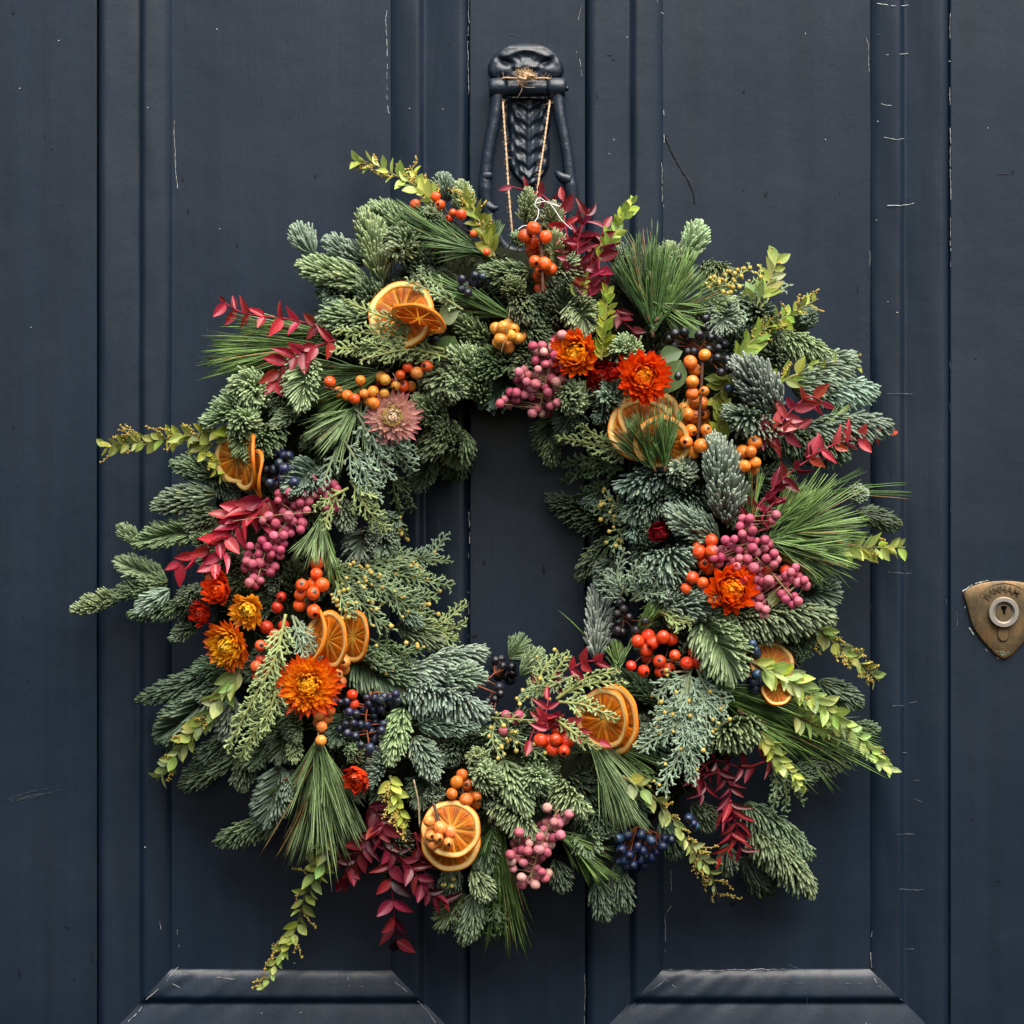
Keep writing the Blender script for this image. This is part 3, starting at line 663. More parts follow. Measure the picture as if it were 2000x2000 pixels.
FIRS=[ # crop, base, tip, half width, tone, layer, mode, bend
('A',(440,770),(310,575),25,'b',-20,'up',0),('A',(860,975),(350,845),28,'l',0,'up',0),('A',(830,830),(545,665),26,'b',-15,'up',-.05),('A',(960,960),(800,470),30,'l',5,'up',.08),('A',(1150,600),(880,410),28,'g',-12,'up',0),
('A',(1450,360),(1405,180),22,'b',-30,'up',0),('A',(1590,470),(1545,240),22,'l',-30,'up',0),('A',(760,1010),(480,1040),26,'d',-40,'down',0),('A',(640,980),(560,1110),22,'b',-40,'flat',0),('A',(860,1210),(510,1270),32,'g',-5,'up',0),('A',(950,1150),(790,1010),32,'d',-25,'up',0),
('A',(1300,900),(1180,760),30,'d',-40,'up',0),('A',(1400,860),(1230,700),28,'d',-45,'up',0),('A',(1760,1410),(1480,1240),24,'g',-12,'up',0),('A',(1700,1690),(1480,1510),30,'l',8,'up',.1),('A',(1900,1580),(1640,1600),32,'g',0,'up',0),('A',(1720,1850),(1620,1640),30,'g',-4,'up',0),('A',(1890,1700),(1760,1900),28,'d',-20,'flat',0),('A',(1560,1000),(1200,930),24,'d',-40,'up',0),
('C',(480,740),(10,1085),27,'l',6,'side',-.05),('C',(320,1040),(265,1300),20,'g',12,'flat',0),('C',(560,1070),(335,1345),27,'g',14,'down',.05),('C',(720,950),(525,1095),19,'l',6,'up',0),('C',(760,560),(735,945),27,'l',22,'flat',.03),('C',(1810,1060),(1585,895),27,'l',10,'up',0),('C',(1860,1060),(1665,1310),28,'g',6,'up',0),
('C',(1720,1320),(1600,1550),22,'d',-55,'flat',0),('C',(1860,1290),(1890,1440),24,'d',-55,'flat',0),('C',(840,1390),(650,1580),27,'b',20,'flat',0),('C',(1050,1640),(1085,1860),22,'b',8,'up',.1),('C',(1450,1750),(1270,1935),24,'b',-20,'up',0),('C',(600,800),(560,1000),26,'d',-30,'up',0),('C',(1500,1300),(1330,1350),20,'d',-40,'up',0),
('C',(1900,1250),(1760,1080),28,'g',0,'up',0),('C',(1930,1100),(1900,1350),26,'g',-15,'flat',0),('C',(1300,700),(1380,570),24,'d',-30,'up',0),
('D',(1140,690),(860,600),23,'g',-12,'up',.05),('D',(1180,830),(730,930),28,'d',-10,'up',.05),('D',(1200,950),(940,1060),22,'d',-25,'up',0),('D',(600,1190),(450,1080),18,'g',-8,'up',-.05),('D',(1190,1080),(570,1200),21,'g',-12,'flat',.05),('D',(800,1480),(430,1340),19,'g',-8,'flat',0),('D',(430,1605),(100,1715),20,'l',4,'side',-.03),('D',(800,1490),(400,1620),20,'g',-2,'side',0),
('D',(1010,1650),(525,1730),20,'g',-10,'down',0),('D',(820,1550),(580,1710),20,'b',4,'up',0),('D',(1100,1600),(900,1640),24,'d',-18,'up',0),('D',(1040,1800),(840,1920),17,'d',-20,'up',0),('D',(1200,1250),(1000,1160),22,'d',-30,'up',0),('D',(1300,1420),(1330,1300),22,'d',-40,'up',0),('D',(1620,1450),(1590,1560),16,'d',-10,'up',0),
('E',(1140,1240),(1710,1040),29,'b',5,'side',-.06),('E',(1380,1260),(1710,1250),27,'b',-15,'up',-.06),('E',(1130,1350),(1740,1500),34,'b',16,'side',-.05),('E',(1220,1620),(1660,1620),21,'b',10,'up',-.04),('E',(710,1110),(1150,1350),33,'d',-12,'flat',0),('E',(1060,850),(1390,990),25,'g',-25,'up',0),('E',(1090,740),(1240,850),18,'b',5,'up',.05),('E',(790,130),(790,350),25,'b',0,'flat',0),('E',(960,160),(960,320),23,'b',-12,'flat',0),('E',(1040,20),(1040,320),18,'g',-22,'side',0),
('E',(1110,1470),(1010,1880),26,'l',16,'up',.03),('E',(1195,1700),(1350,2000),27,'b',6,'up',-.03),('E',(640,1530),(610,1750),22,'d',-8,'flat',0),('E',(240,1500),(290,1720),20,'d',-15,'up',0),('E',(900,1200),(1200,1180),24,'d',-30,'up',0),('E',(1200,1550),(1120,1420),22,'d',-25,'up',0),('E',(1500,1750),(1420,1880),24,'d',-20,'up',0),
('F',(740,350),(85,640),23,'d',-5,'up',-.06),('F',(640,560),(250,910),29,'d',-5,'flat',-.08),('F',(830,1030),(425,1290),28,'d',-12,'up',0),('F',(780,890),(540,1120),22,'d',-25,'up',0),('F',(800,620),(740,930),25,'b',-6,'up',0),('F',(1130,1520),(700,1690),26,'g',-2,'down',0),('F',(1150,1140),(1030,1560),27,'b',8,'flat',-.05),('F',(1240,1170),(1210,1390),18,'b',2,'up',0),('F',(1260,950),(1255,1110),15,'l',14,'up',0),('F',(1260,720),(1290,950),18,'g',5,'side',0),('F',(1060,960),(910,1150),20,'d',-20,'flat',0),('F',(1170,880),(1170,1100),22,'d',-20,'flat',0),('F',(700,520),(560,640),22,'d',-25,'up',0),
('G',(1010,50),(865,330),20,'b',18,'side',0),('G',(1650,1130),(1570,1480),26,'l',4,'up',-.05),('G',(1560,1110),(1385,1390),19,'g',-6,'flat',0),('G',(1640,960),(1720,1165),25,'l',14,'up',-.05),('G',(1720,520),(1730,950),26,'d',-25,'flat',0),('G',(1250,250),(1260,480),22,'d',-20,'flat',0),('G',(1350,380),(1360,430),20,'b',0,'up',0),('G',(980,1000),(1060,850),22,'d',-40,'up',0),
('H',(320,1100),(500,1490),29,'l',12,'up',.03),('H',(240,1390),(580,1650),28,'l',10,'down',-.03),('H',(690,1220),(960,1470),28,'l',14,'side',.1),('H',(460,1100),(700,1140),26,'g',-12,'up',0),('H',(520,1250),(660,1430),26,'d',-15,'up',0),('H',(840,1440),(1150,1620),26,'d',-14,'down',.05),('H',(900,1600),(1010,1780),26,'g',-6,'flat',0),('H',(370,340),(455,195),20,'g',6,'flat',.1),('H',(450,460),(590,290),22,'l',2,'up',.05),('H',(0,820),(110,850),20,'b',4,'up',0),('H',(200,1300),(220,1450),24,'d',-15,'up',0),('H',(1150,1300),(1300,1150),24,'d',-40,'up',0),('H',(1400,870),(1340,800),18,'d',-10,'up',0),
('N',(1600,1700),(1615,1090),26,'s',-15,'up',.03),
('G',(1500,900),(1440,1180),22,'d',-25,'up',0),('H',(160,1900),(230,2120),24,'d',-22,'up',0),('H',(700,1850),(780,2060),24,'d',-22,'up',0),('J',(420,1040),(500,1240),26,'d',-34,'up',0),('J',(1000,620),(1180,560),24,'d',-30,'up',0),('F',(900,1050),(860,1300),24,'d',-26,'up',0),('F',(560,760),(330,1010),24,'d',-26,'up',0),('F',(820,330),(520,420),22,'d',-26,'up',0),('D',(900,1850),(1050,1700),22,'d',-30,'up',0),('D',(1250,1250),(1050,1330),22,'d',-28,'up',0),('G',(560,300),(420,520),24,'d',-30,'up',0),('G',(760,500),(650,700),24,'d',-32,'up',0),
('J',(40,1390),(95,1600),24,'d',-12,'up',0),('J',(150,1300),(215,1550),24,'d',-14,'up',0),('J',(940,1100),(1290,1450),33,'g',2,'down',-.06),('J',(900,960),(1275,1235),28,'g',-10,'down',-.06),('J',(890,1260),(1045,1450),27,'d',-18,'up',0),('J',(970,480),(680,580),36,'g',8,'down',.08),('J',(1330,240),(1560,370),25,'d',-16,'up',0),('J',(1200,740),(1570,620),26,'d',-18,'down',0),('J',(1140,800),(1310,750),24,'d',-24,'up',0),('J',(1540,490),(1680,520),13,'d',-4,'up',0),('J',(800,1180),(800,1340),22,'d',-18,'up',0),('J',(600,950),(720,1060),26,'d',-40,'up',0),('J',(1100,120),(1260,30),24,'d',-25,'up',0),('J',(600,130),(570,20),24,'b',-25,'flat',0),
('I',(1440,1060),(1310,430),40,'s',20,'up',.04),('I',(980,700),(625,780),33,'b',16,'down',.12),('I',(1260,880),(980,800),31,'d',-8,'down',0),('I',(950,870),(655,990),28,'b',10,'down',.08),('I',(520,1070),(110,850),30,'d',-25,'down',.03),('I',(590,1160),(325,1440),26,'d',-30,'down',.05),('I',(480,830),(370,900),18,'b',-4,'down',0),('I',(1370,1170),(990,960),31,'b',18,'up',0),('I',(830,1030),(700,1150),24,'b',4,'down',0),('I',(840,1390),(1140,1260),40,'b',14,'down',.05),('I',(1060,1300),(1010,1620),25,'b',10,'side',0),('I',(940,1710),(1380,1620),31,'b',22,'up',.04),('I',(1500,800),(1500,1050),30,'d',-18,'up',0),
('I',(640,130),(430,250),22,'b',4,'down',0),('I',(130,240),(60,480),26,'d',-24,'flat',0),('I',(300,150),(190,330),24,'d',-16,'flat',0),('I',(90,400),(110,590),20,'l',-4,'down',0),('I',(280,330),(160,420),18,'g',-4,'up',0),('I',(560,1330),(490,1500),20,'b',-8,'flat',0),('I',(860,1200),(760,1330),26,'d',-30,'up',0),
('K',(480,1330),(1300,1220),36,'l',26,'down',-.05),('K',(420,1270),(650,1650),38,'l',34,'flat',-.08),('K',(1400,420),(1540,390),17,'b',-10,'up',0),('K',(1480,520),(1760,620),20,'d',-14,'up',0),('K',(1000,1450),(1190,1380),26,'d',-18,'down',0),('K',(1080,1100),(1330,1060),28,'d',-20,'flat',0),('K',(1000,1560),(1060,1480),24,'d',-25,'up',0),
('Q',(150,420),(240,165),26,'l',-8,'up',.05),('Q',(60,560),(10,330),27,'l',-10,'up',0),('Q',(270,470),(520,520),24,'g',-6,'down',-.1),('Q',(780,910),(600,700),32,'b',4,'down',0),('Q',(420,780),(450,960),26,'b',22,'flat',0),('Q',(180,850),(510,710),21,'l',12,'side',0),('Q',(840,1000),(1230,1130),28,'l',4,'down',-.06),('Q',(960,1400),(1380,1150),38,'b',14,'down',-.05),('Q',(1160,1440),(1560,1380),30,'b',4,'down',-.04),('Q',(1040,1710),(1670,1650),32,'b',10,'down',-.05),('Q',(860,1560),(530,1220),40,'s',24,'up',.03),('Q',(800,1720),(465,1550),32,'b',22,'down',.05),('Q',(920,1180),(730,1060),32,'d',-22,'up',0),('Q',(880,1770),(1370,1850),32,'d',-16,'down',0),('Q',(560,1100),(440,990),30,'d',-25,'up',0),('Q',(960,950),(1070,830),22,'d',-16,'up',0),('Q',(40,480),(110,400),22,'d',-20,'up',0),
('B',(500,540),(505,285),19,'l',-4,'view',.05),('B',(690,620),(675,395),19,'l',4,'flat',0),('B',(730,880),(690,610),21,'l',6,'flat',0),('B',(760,980),(835,785),25,'l',16,'side',0),('B',(770,1340),(780,960),28,'d',-6,'flat',0),('B',(840,1120),(960,1340),26,'l',18,'flat',-.08),('B',(520,880),(165,880),23,'g',-4,'up',-.1),('B',(430,1100),(390,950),22,'l',2,'up',0),('B',(410,1060),(510,1250),25,'g',4,'up',0),('B',(470,1270),(650,1440),28,'d',-8,'up',0),('B',(1260,880),(1160,740),26,'b',-12,'up',0),('B',(430,690),(405,620),15,'l',-8,'up',0),('B',(560,1100),(570,1290),26,'d',-20,'up',0),('B',(330,1480),(560,1520),26,'d',-14,'up',0),('B',(650,1230),(600,1080),26,'d',-26,'up',0),('B',(560,1500),(400,1650),26,'g',-10,'up',0),
]
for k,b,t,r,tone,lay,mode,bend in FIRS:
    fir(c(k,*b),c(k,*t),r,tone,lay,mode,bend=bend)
for k,p,r,tone,lay in [('A',(1080,720),30,'l',6),('A',(1320,450),20,'l',0),('A',(1500,1750),34,'l',14),('C',(375,850),32,'l',16),('C',(320,1030),29,'l',22),('C',(1840,790),34,'l',12),('D',(1020,1560),18,'d',-6),
    ('E',(740,1790),17,'l',10),('G',(1670,95),20,'l',16),('G',(1735,215),27,'l',24),('G',(1070,700),25,'d',-15),('H',(610,1230),27,'l',16),('B',(1210,1470),28,'l',22),('I',(265,60),28,'l',22),('I',(520,90),25,'b',10),('I',(1050,640),25,'b',22),('Q',(1060,860),15,'b',0),('K',(50,650),20,'d',-10),('H',(1380,880),18,'b',-8)]:
    ros(c(k,*p),r,tone,lay)
# filler shoots deep in the ring, so that no bare moss shows; mostly dark-toned to paint shade into the gaps
for i in range(150):
    a=i/150*2*math.pi+rng.normal()*.03; R=470+rng.uniform(-135,150); ca_,sa_=math.cos(a),math.sin(a)
    b=(985+R*ca_,1080+1.03*R*sa_); dirn=a+rng.normal()*.9+(math.pi if R<430 else 0); L=rng.uniform(70,120)
    t=(b[0]+math.cos(dirn)*L,b[1]+math.sin(dirn)*L)
    if math.hypot(t[0]-985,(t[1]-1080)/1.1)<285 or math.hypot(t[0]-985,t[1]-1080)>600: continue
    if min(b[1],t[1])<540 and (abs(t[0]-1035)<125 or abs(b[0]-1035)<110): continue
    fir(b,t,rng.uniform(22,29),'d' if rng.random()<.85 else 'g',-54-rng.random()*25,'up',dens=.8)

# ---- long pine needles in tufts
PINEC=dict(g=((.075,.145,.030),(.135,.215,.060)),d=((.040,.090,.022),(.085,.150,.045)),l=((.120,.195,.065),(.200,.270,.120)))
def pine(o_,t_,spread,n,tone='g',lay=0,w=2.5,lvar=.33,droop=0.0,tl=0):
    """tuft from pixel o_ whose middle needle ends at t_; spread in degrees either side"""
    ho=H(*o_)*.92+lay; ht=max(H(*t_),60)*.95+lay+tl
    p0=P(*o_,ho); p1=P(*t_,ht); L0=np.linalg.norm(p1-p0); T=norm(p1-p0); S=norm(np.cross(T,VIEW)); N_=np.cross(S,T)
    sp=math.radians(spread)
    nf=max(1,n//4); fi=rng.integers(0,nf,n)
    fa=rng.normal(size=nf)*sp*.66; fa=np.clip(fa,-sp*1.3,sp*1.3); fe=rng.normal(size=nf)*sp*.45
    a=fa[fi]+rng.normal(size=n)*.045; e=fe[fi]+rng.normal(size=n)*.045
    d=norm(T*np.cos(a)[:,None]+S*np.sin(a)[:,None]+N_*np.sin(e)[:,None])
    fs=p0+T*(rng.random(nf)*L0*.26)[:,None]+rng.normal(size=(nf,3))*3*U
    start=fs[fi]
    fb=rng.normal(size=(nf,3))*.17
    d1=norm(d+T*.15+fb[fi]+rng.normal(size=(n,3))*.05+np.array((0,0,-droop-.05)))
    Ln=L0*(.97-lvar*np.abs(rng.normal(size=nf)))[fi]*(1-.10*rng.random(n))
    ca,cb=[np.array(x)*1.45 for x in PINEC[tone]]; sh=(1+rng.normal(size=(nf,1))*.22)[fi]*(1+rng.normal(size=(n,1))*.22); sh=np.clip(sh,.35,1.9)
    br=(rng.random((n,1))<.035); ca=np.where(br,np.array((.20,.12,.04)),ca); cb=np.where(br,np.array((.32,.19,.07)),cb)
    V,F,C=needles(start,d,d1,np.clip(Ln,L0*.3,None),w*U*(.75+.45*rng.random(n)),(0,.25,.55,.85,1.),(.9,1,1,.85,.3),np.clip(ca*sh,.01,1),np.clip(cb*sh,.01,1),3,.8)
    back=p0-T*18*U-VIEW*(-0)*U
    SV,SF=tube([p0-T*.05*L0,p0,p0+T*.10*L0],np.array((3.2,2.8,1.2))*U,6)
    o=part('pine_tuft',mesh_from('pine_twig',SV,SF,np.tile((.12,.06,.03),(len(SV),1)),M_STEM))
    link('needles',mesh_from('pine_needles',V,F,C,M_PINE),o)['kind']='stuff'
for k,o_,t_,sp,n,tone,lay,w in [('A',(1840,830),(1080,440),9,210,'d',6,2.6),('A',(1780,760),(1250,640),11,90,'d',10,2.6),('A',(1940,1240),(1330,960),16,150,'d',0,2.4),('A',(880,1260),(240,930),22,13,'g',-30,2.2),
    ('C',(1050,480),(60,560),13,300,'g',-22,2.6),('C',(960,400),(180,300),10,70,'g',-24,2.4),('C',(1340,680),(660,760),18,120,'d',-4,2.5),('C',(1360,690),(760,1010),9,110,'g',14,2.6),('C',(1170,920),(790,1240),26,170,'l',20,2.5),
    ('E',(500,10),(390,420),25,170,'l',24,2.5),('E',(520,60),(600,640),10,40,'g',22,2.2),('F',(1440,930),(1430,1880),22,320,'l',20,3.0),('F',(1450,960),(1660,1700),12,90,'l',22,2.6),('F',(1180,1250),(800,1570),10,9,'g',20,2.2),
    ('H',(290,1560),(330,2480),9,300,'g',-2,2.7),('H',(270,1560),(170,1960),20,90,'d',-6,2.6),('H',(720,1640),(1130,1990),19,170,'g',4,2.6),('H',(960,860),(1340,1560),15,330,'l',16,2.5),('H',(1020,900),(1500,1240),18,50,'g',14,2.2),
    ('J',(760,330),(1540,700),13,260,'g',12,2.6),('J',(640,260),(1330,380),7,130,'g',14,2.5),('J',(880,420),(1240,700),20,60,'g',10,2.5),
    ('K',(860,720),(1500,560),34,330,'g',22,2.6),('K',(880,740),(1380,940),24,150,'g',26,2.5),('K',(880,640),(1180,330),18,140,'g',20,2.5),('K',(760,620),(800,240),16,26,'g',24,2.2),('K',(1100,420),(1800,300),9,20,'d',-8,2.3),
    ('B',(1450,1350),(1510,640),32,330,'d',24,2.6),('B',(1480,1250),(1800,830),30,180,'g',26,2.5),('B',(1420,1250),(1230,700),12,70,'d',22,2.6),('B',(1450,1120),(1860,1310),18,40,'g',28,2.3),
    ('I',(880,640),(740,180),26,130,'d',58,2.2),('I',(960,640),(990,130),20,110,'d',60,2.2),('I',(850,620),(600,330),18,80,'d',56,2.2),('H',(1190,430),(1180,190),26,90,'g',10,2.4),('I',(740,1880),(930,1640),13,70,'g',12,2.4),('I',(620,1880),(600,1700),14,26,'d',0,2.3),
    ('I',(370,1900),(150,1625),1.5,2,'g',-20,2.6),('Q',(1060,1880),(1330,1480),6,14,'g',8,2.2),('Q',(1560,1800),(1780,1650),2,2,'g',4,2.4),('H',(1250,1180),(1720,1350),5,5,'g',8,2.2),('B',(230,700),(280,480),18,30,'d',-8,2.3),('C',(1200,900),(1180,1420),9,14,'l',22,2.2)]:
    pine(c(k,*o_),c(k,*t_),sp,n,tone,lay,w)

# ---- cypress / juniper sprays
CEDC=dict(y=((.175,.225,.085),(.230,.285,.120)),g=((.120,.175,.085),(.180,.240,.125)),b=((.150,.215,.140),(.215,.285,.195)),d=((.060,.100,.040),(.110,.155,.070)))
BEAD_T=(0,.14,.28,.42,.56,.7,.84,.94,1.0); BEAD_W=(1,.78,1.1,.8,1.1,.8,1.05,.8,.35)
def cedar(pts,reach,tone='g',lay=0,gap=9,buds=0,thin=1.0,curl=.25,name='cypress_spray',start=.08):
    """flat feathery frond along pixel points; reach = side branch length in px"""
    n=len(pts); hs=[H(*p)*(.94 if i==0 else 1.0)+lay+(6*i) for i,p in enumerate(pts)]
    ax=catmull([P(*p,h) for p,h in zip(pts,hs)],40); Lp=np.linalg.norm(np.diff(ax,axis=0),axis=1).sum()/U
    G=Geo(); ca,cb=[np.array(x)*1.4 for x in CEDC[tone]]; ca=ca*(1+rng.normal()*.08); cb=cb*(1+rng.normal()*.08)
    V,F=tube(ax,np.linspace(3.0,1.6,40)*U*thin,6,.06); G.add(V,F,ca*np.array((1.15,.95,.8)))
    p0=[];d0=[];d1=[];L=[];w=[]; tips=[]
    m=max(4,int(Lp/(gap*.8))); side=1
    for i in range(m):
        t=start+(1-start)*(i+.5*rng.random())/m; q=t*39; k0=min(int(q),38); pos=ax[k0]+(ax[k0+1]-ax[k0])*(q-k0); T=norm(ax[k0+1]-ax[k0])
        S=norm(np.cross(T,VIEW+rng.normal(size=3)*.22)); side=-side
        an=math.radians(rng.uniform(30,52)); dd=norm(T*math.cos(an)+S*side*math.sin(an)+VIEW*rng.normal()*.22)
        de=norm(dd+T*curl+VIEW*rng.normal()*.15+np.array((0,0,-.1)))
        l=reach*(1.05-.75*t**2)*(.65+.5*rng.random()); l=max(l,9)
        p0.append(pos);d0.append(dd);d1.append(de);L.append(l);w.append(4.4)
        nb=int(l/7)
        for j in range(nb):
            f=(j+.6)/nb*.92; pp=pos+(dd*f+ (de-dd)*f*f*.5)*l*U; S2=norm(np.cross(dd,VIEW+rng.normal(size=3)*.3)); sg=1 if j%2 else -1
            an=math.radians(rng.uniform(32,58)); d2=norm(dd*math.cos(an)+S2*sg*math.sin(an)+VIEW*rng.normal()*.25); l2=max(7,l*.45*(1.05-f)*(.6+.7*rng.random()))
            p0.append(pp);d0.append(d2);d1.append(norm(d2+dd*.3));L.append(l2);w.append(3.8)
            if l2>16:
                for s3 in (-1,1):
                    d3=norm(d2+S2*s3*.7+VIEW*rng.normal()*.3); p0.append(pp+d2*l2*.5*U); d0.append(d3); d1.append(norm(d3+d2*.4)); L.append(l2*.45); w.append(3.5)
            tips.append(pp+d2*l2*U)
        tips.append(pos+(dd+de)*.5*l*U)
    p0=np.array(p0);N=len(p0)
    sh=1+rng.normal(size=(N,1))*.13
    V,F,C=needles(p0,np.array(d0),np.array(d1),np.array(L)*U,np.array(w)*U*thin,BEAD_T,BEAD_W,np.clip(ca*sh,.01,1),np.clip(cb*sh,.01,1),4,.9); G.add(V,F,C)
    o=part(name,G.mesh(name,M_CEDAR))
    if buds:
        tips=np.array(tips); idx=rng.choice(len(tips),min(buds,len(tips)),replace=False)
        V,F,C=spheres(tips[idx]+VIEW*2*U,rng.uniform(3.0,5.0,len(idx))*U,np.array((.50,.38,.09))*(1+rng.normal(size=(len(idx),1))*.15),7,5)
        link('buds',mesh_from('buds',V,F,C,M_BUD),o)['kind']='stuff'
def cs(k,pts): return [c(k,*p) for p in pts]
for k,pts,reach,tone,lay,gap,buds,thin in [
 ('A',[(1420,1480),(1000,1380),(600,1330)],40,'y',34,8,0,1.05),('A',[(1420,1500),(1000,1480),(600,1470)],42,'y',30,8,0,1.05),('A',[(1340,1340),(960,1230),(650,1100)],26,'y',40,10,0,1.05),('A',[(1560,1180),(1350,1050),(1130,960)],30,'g',26,9,0,1),('A',[(1480,1080),(1300,940),(1240,900)],26,'g',20,9,0,1),('A',[(1450,1540),(1150,1480),(780,1560)],30,'y',32,9,0,1.0),
 ('C',[(1130,960),(1380,1200),(1560,1430)],55,'b',22,9,0,1),('C',[(1150,1000),(1300,1280),(1380,1490)],50,'b',24,9,0,1),('C',[(1050,1200),(1200,1440),(1300,1640)],50,'b',30,8,0,1),('C',[(1000,1250),(930,1420),(880,1560)],30,'b',18,9,0,1),('C',[(1100,1500),(1230,1720),(1380,1880)],45,'y',36,8,0,1),('C',[(1080,1560),(930,1640),(820,1710)],20,'y',38,9,0,1),('C',[(1000,1600),(930,1760),(910,1880)],22,'y',36,9,0,1),('C',[(1440,1430),(1500,1600),(1570,1720)],28,'d',-30,10,0,.9),('C',[(1330,1160),(1480,1230),(1600,1290)],30,'b',12,9,0,1),('C',[(1420,1480),(1440,1650),(1480,1760)],22,'d',-35,10,0,.9),
 ('E',[(800,330),(1130,350),(1470,370)],36,'g',2,9,3,.95),('E',[(1080,340),(1300,330),(1440,165)],30,'b',0,9,3,.95),('E',[(720,350),(1100,480),(1480,560)],45,'g',8,9,6,.95),('E',[(640,420),(1000,620),(1350,800)],50,'g',14,9,14,.95),('E',[(620,480),(800,700),(1010,900)],50,'g',12,9,14,.95),('E',[(1050,690),(1330,860),(1590,690)],34,'y',4,9,0,.95),('E',[(1330,870),(1450,890),(1590,830)],26,'y',2,9,0,.95),('E',[(900,560),(1150,640),(1370,640)],40,'g',18,9,5,.95),('E',[(600,520),(640,640),(720,800)],34,'g',16,9,14,.95),('E',[(560,420),(700,480),(900,480)],40,'g',0,9,16,.95),('E',[(860,960),(1050,1050),(1250,1060)],40,'d',-8,9,5,.9),('E',[(850,1010),(900,1120),(1000,1190)],30,'d',-8,9,5,.9),('E',[(1350,850),(1450,950),(1530,960)],24,'y',0,9,0,.9),('E',[(950,350),(1120,440),(1300,500)],40,'g',10,9,8,.95),
 ('F',[(1190,0),(1110,330),(940,650),(740,1030)],40,'y',44,9,0,1.1),('F',[(1150,250),(1100,640),(950,900),(840,1090)],42,'y',42,9,0,1.05),('F',[(1120,420),(1060,700),(1040,900)],30,'y',40,9,0,1.0),('F',[(1240,10),(1290,180),(1330,330)],30,'b',24,8,0,1),('F',[(1260,20),(1360,180),(1440,340)],24,'b',28,9,0,1),('F',[(1010,560),(900,720),(800,800)],24,'y',40,9,0,1),
 ('H',[(720,640),(960,480),(1190,430)],24,'y',46,10,0,1.1),('H',[(740,610),(1000,520),(1250,510)],22,'y',44,10,0,1.05),('H',[(690,770),(860,900),(1040,1030)],26,'y',50,9,0,1.15),('H',[(740,660),(950,690),(1190,800)],30,'y',46,9,0,1.05),('H',[(560,640),(620,420),(740,290)],30,'y',20,9,3,1.05),('H',[(600,620),(720,420),(820,300)],30,'y',22,9,2,1),('H',[(250,790),(420,950),(640,1080)],34,'g',18,11,8,.8),('H',[(260,800),(240,950),(310,1090)],28,'g',16,11,6,.8),('H',[(500,500),(520,600),(440,640)],26,'g',14,9,4,.9),('H',[(230,780),(380,790),(560,800)],18,'y',26,12,2,.85),('H',[(120,850),(250,920),(300,1000)],26,'d',4,10,6,.8),('H',[(860,460),(640,560),(480,600)],26,'g',16,9,2,.95),
 ('H',[(1700,470),(1620,700),(1450,760)],40,'b',24,9,4,1),('H',[(1720,480),(1650,800),(1340,1020)],50,'b',26,9,6,1),('H',[(1740,500),(1700,900),(1520,1340)],56,'b',30,9,5,1),('H',[(1760,520),(1740,900),(1740,1270)],50,'b',28,9,4,1),('H',[(1780,480),(1850,750),(1840,1050)],46,'b',22,9,6,1),('H',[(1720,450),(1560,520),(1480,640)],36,'b',18,9,6,1),
 ('J',[(620,150),(700,300),(820,360)],36,'b',18,9,0,1),('J',[(600,160),(500,400),(300,620)],48,'b',20,9,4,1),('J',[(640,180),(720,400),(780,420)],36,'b',20,9,4,1),('J',[(1060,700),(1090,860),(1060,1010)],24,'g',-2,9,0,1),('J',[(1070,720),(1140,840),(1140,1000)],24,'g',-4,9,0,1),('J',[(1080,720),(1180,840),(1250,950)],18,'g',-6,10,0,1),('J',[(200,720),(330,790),(420,830)],22,'d',4,10,0,.9),
 ('I',[(720,560),(430,460),(150,400)],30,'y',8,9,0,1.1),('I',[(700,540),(500,420),(310,310)],26,'y',4,9,0,1.05),('I',[(650,650),(400,640),(165,745)],30,'d',-12,10,0,.95),('I',[(640,640),(420,560),(170,610)],28,'d',-14,10,0,.95),('I',[(560,700),(420,800),(250,860)],24,'d',-18,10,0,.95),
 ('I',[(680,1600),(600,1450),(655,1240)],34,'b',14,9,0,1),('I',[(720,1600),(780,1480),(890,1340)],42,'b',18,9,0,1),('I',[(700,1640),(860,1520),(1050,1420)],40,'b',16,9,0,1),('I',[(660,1640),(540,1520),(480,1380)],36,'b',10,9,0,1),('I',[(740,1640),(900,1580),(960,1600)],30,'b',18,9,0,1),('I',[(620,1600),(700,1480),(760,1370)],36,'b',22,9,0,1),
 ('I',[(760,960),(560,960),(420,940)],34,'g',8,10,9,.85),('I',[(760,1010),(620,1120),(590,1250)],34,'g',4,10,9,.85),('I',[(740,980),(580,900),(500,850)],30,'g',6,10,7,.85),('I',[(940,1740),(1060,1780),(1160,1810)],28,'y',18,9,0,1),('I',[(920,1720),(1000,1760),(1070,1860)],24,'y',16,9,0,1),
 ('Q',[(300,720),(480,590),(650,460)],34,'y',4,13,18,.75),('Q',[(260,640),(380,620),(520,600)],26,'y',2,12,14,.75),('Q',[(820,660),(870,640),(945,600)],16,'b',8,9,0,.9),('Q',[(540,720),(560,820),(600,900)],22,'b',16,9,0,.95),('Q',[(600,640),(700,580),(720,450)],22,'y',6,12,8,.75),
 ('G',[(1800,1180),(1790,1320),(1760,1480)],26,'d',-10,9,0,.9),('G',[(1830,1200),(1850,1340),(1860,1450)],22,'d',-12,9,0,.9),('G',[(1400,950),(1450,1020),(1480,1080)],20,'d',-10,9,5,.85),('E',[(990,40),(1090,110),(1150,180)],18,'g',-18,10,9,.8)]:
    cedar(cs(k,pts),reach,tone,lay,gap,buds,thin)

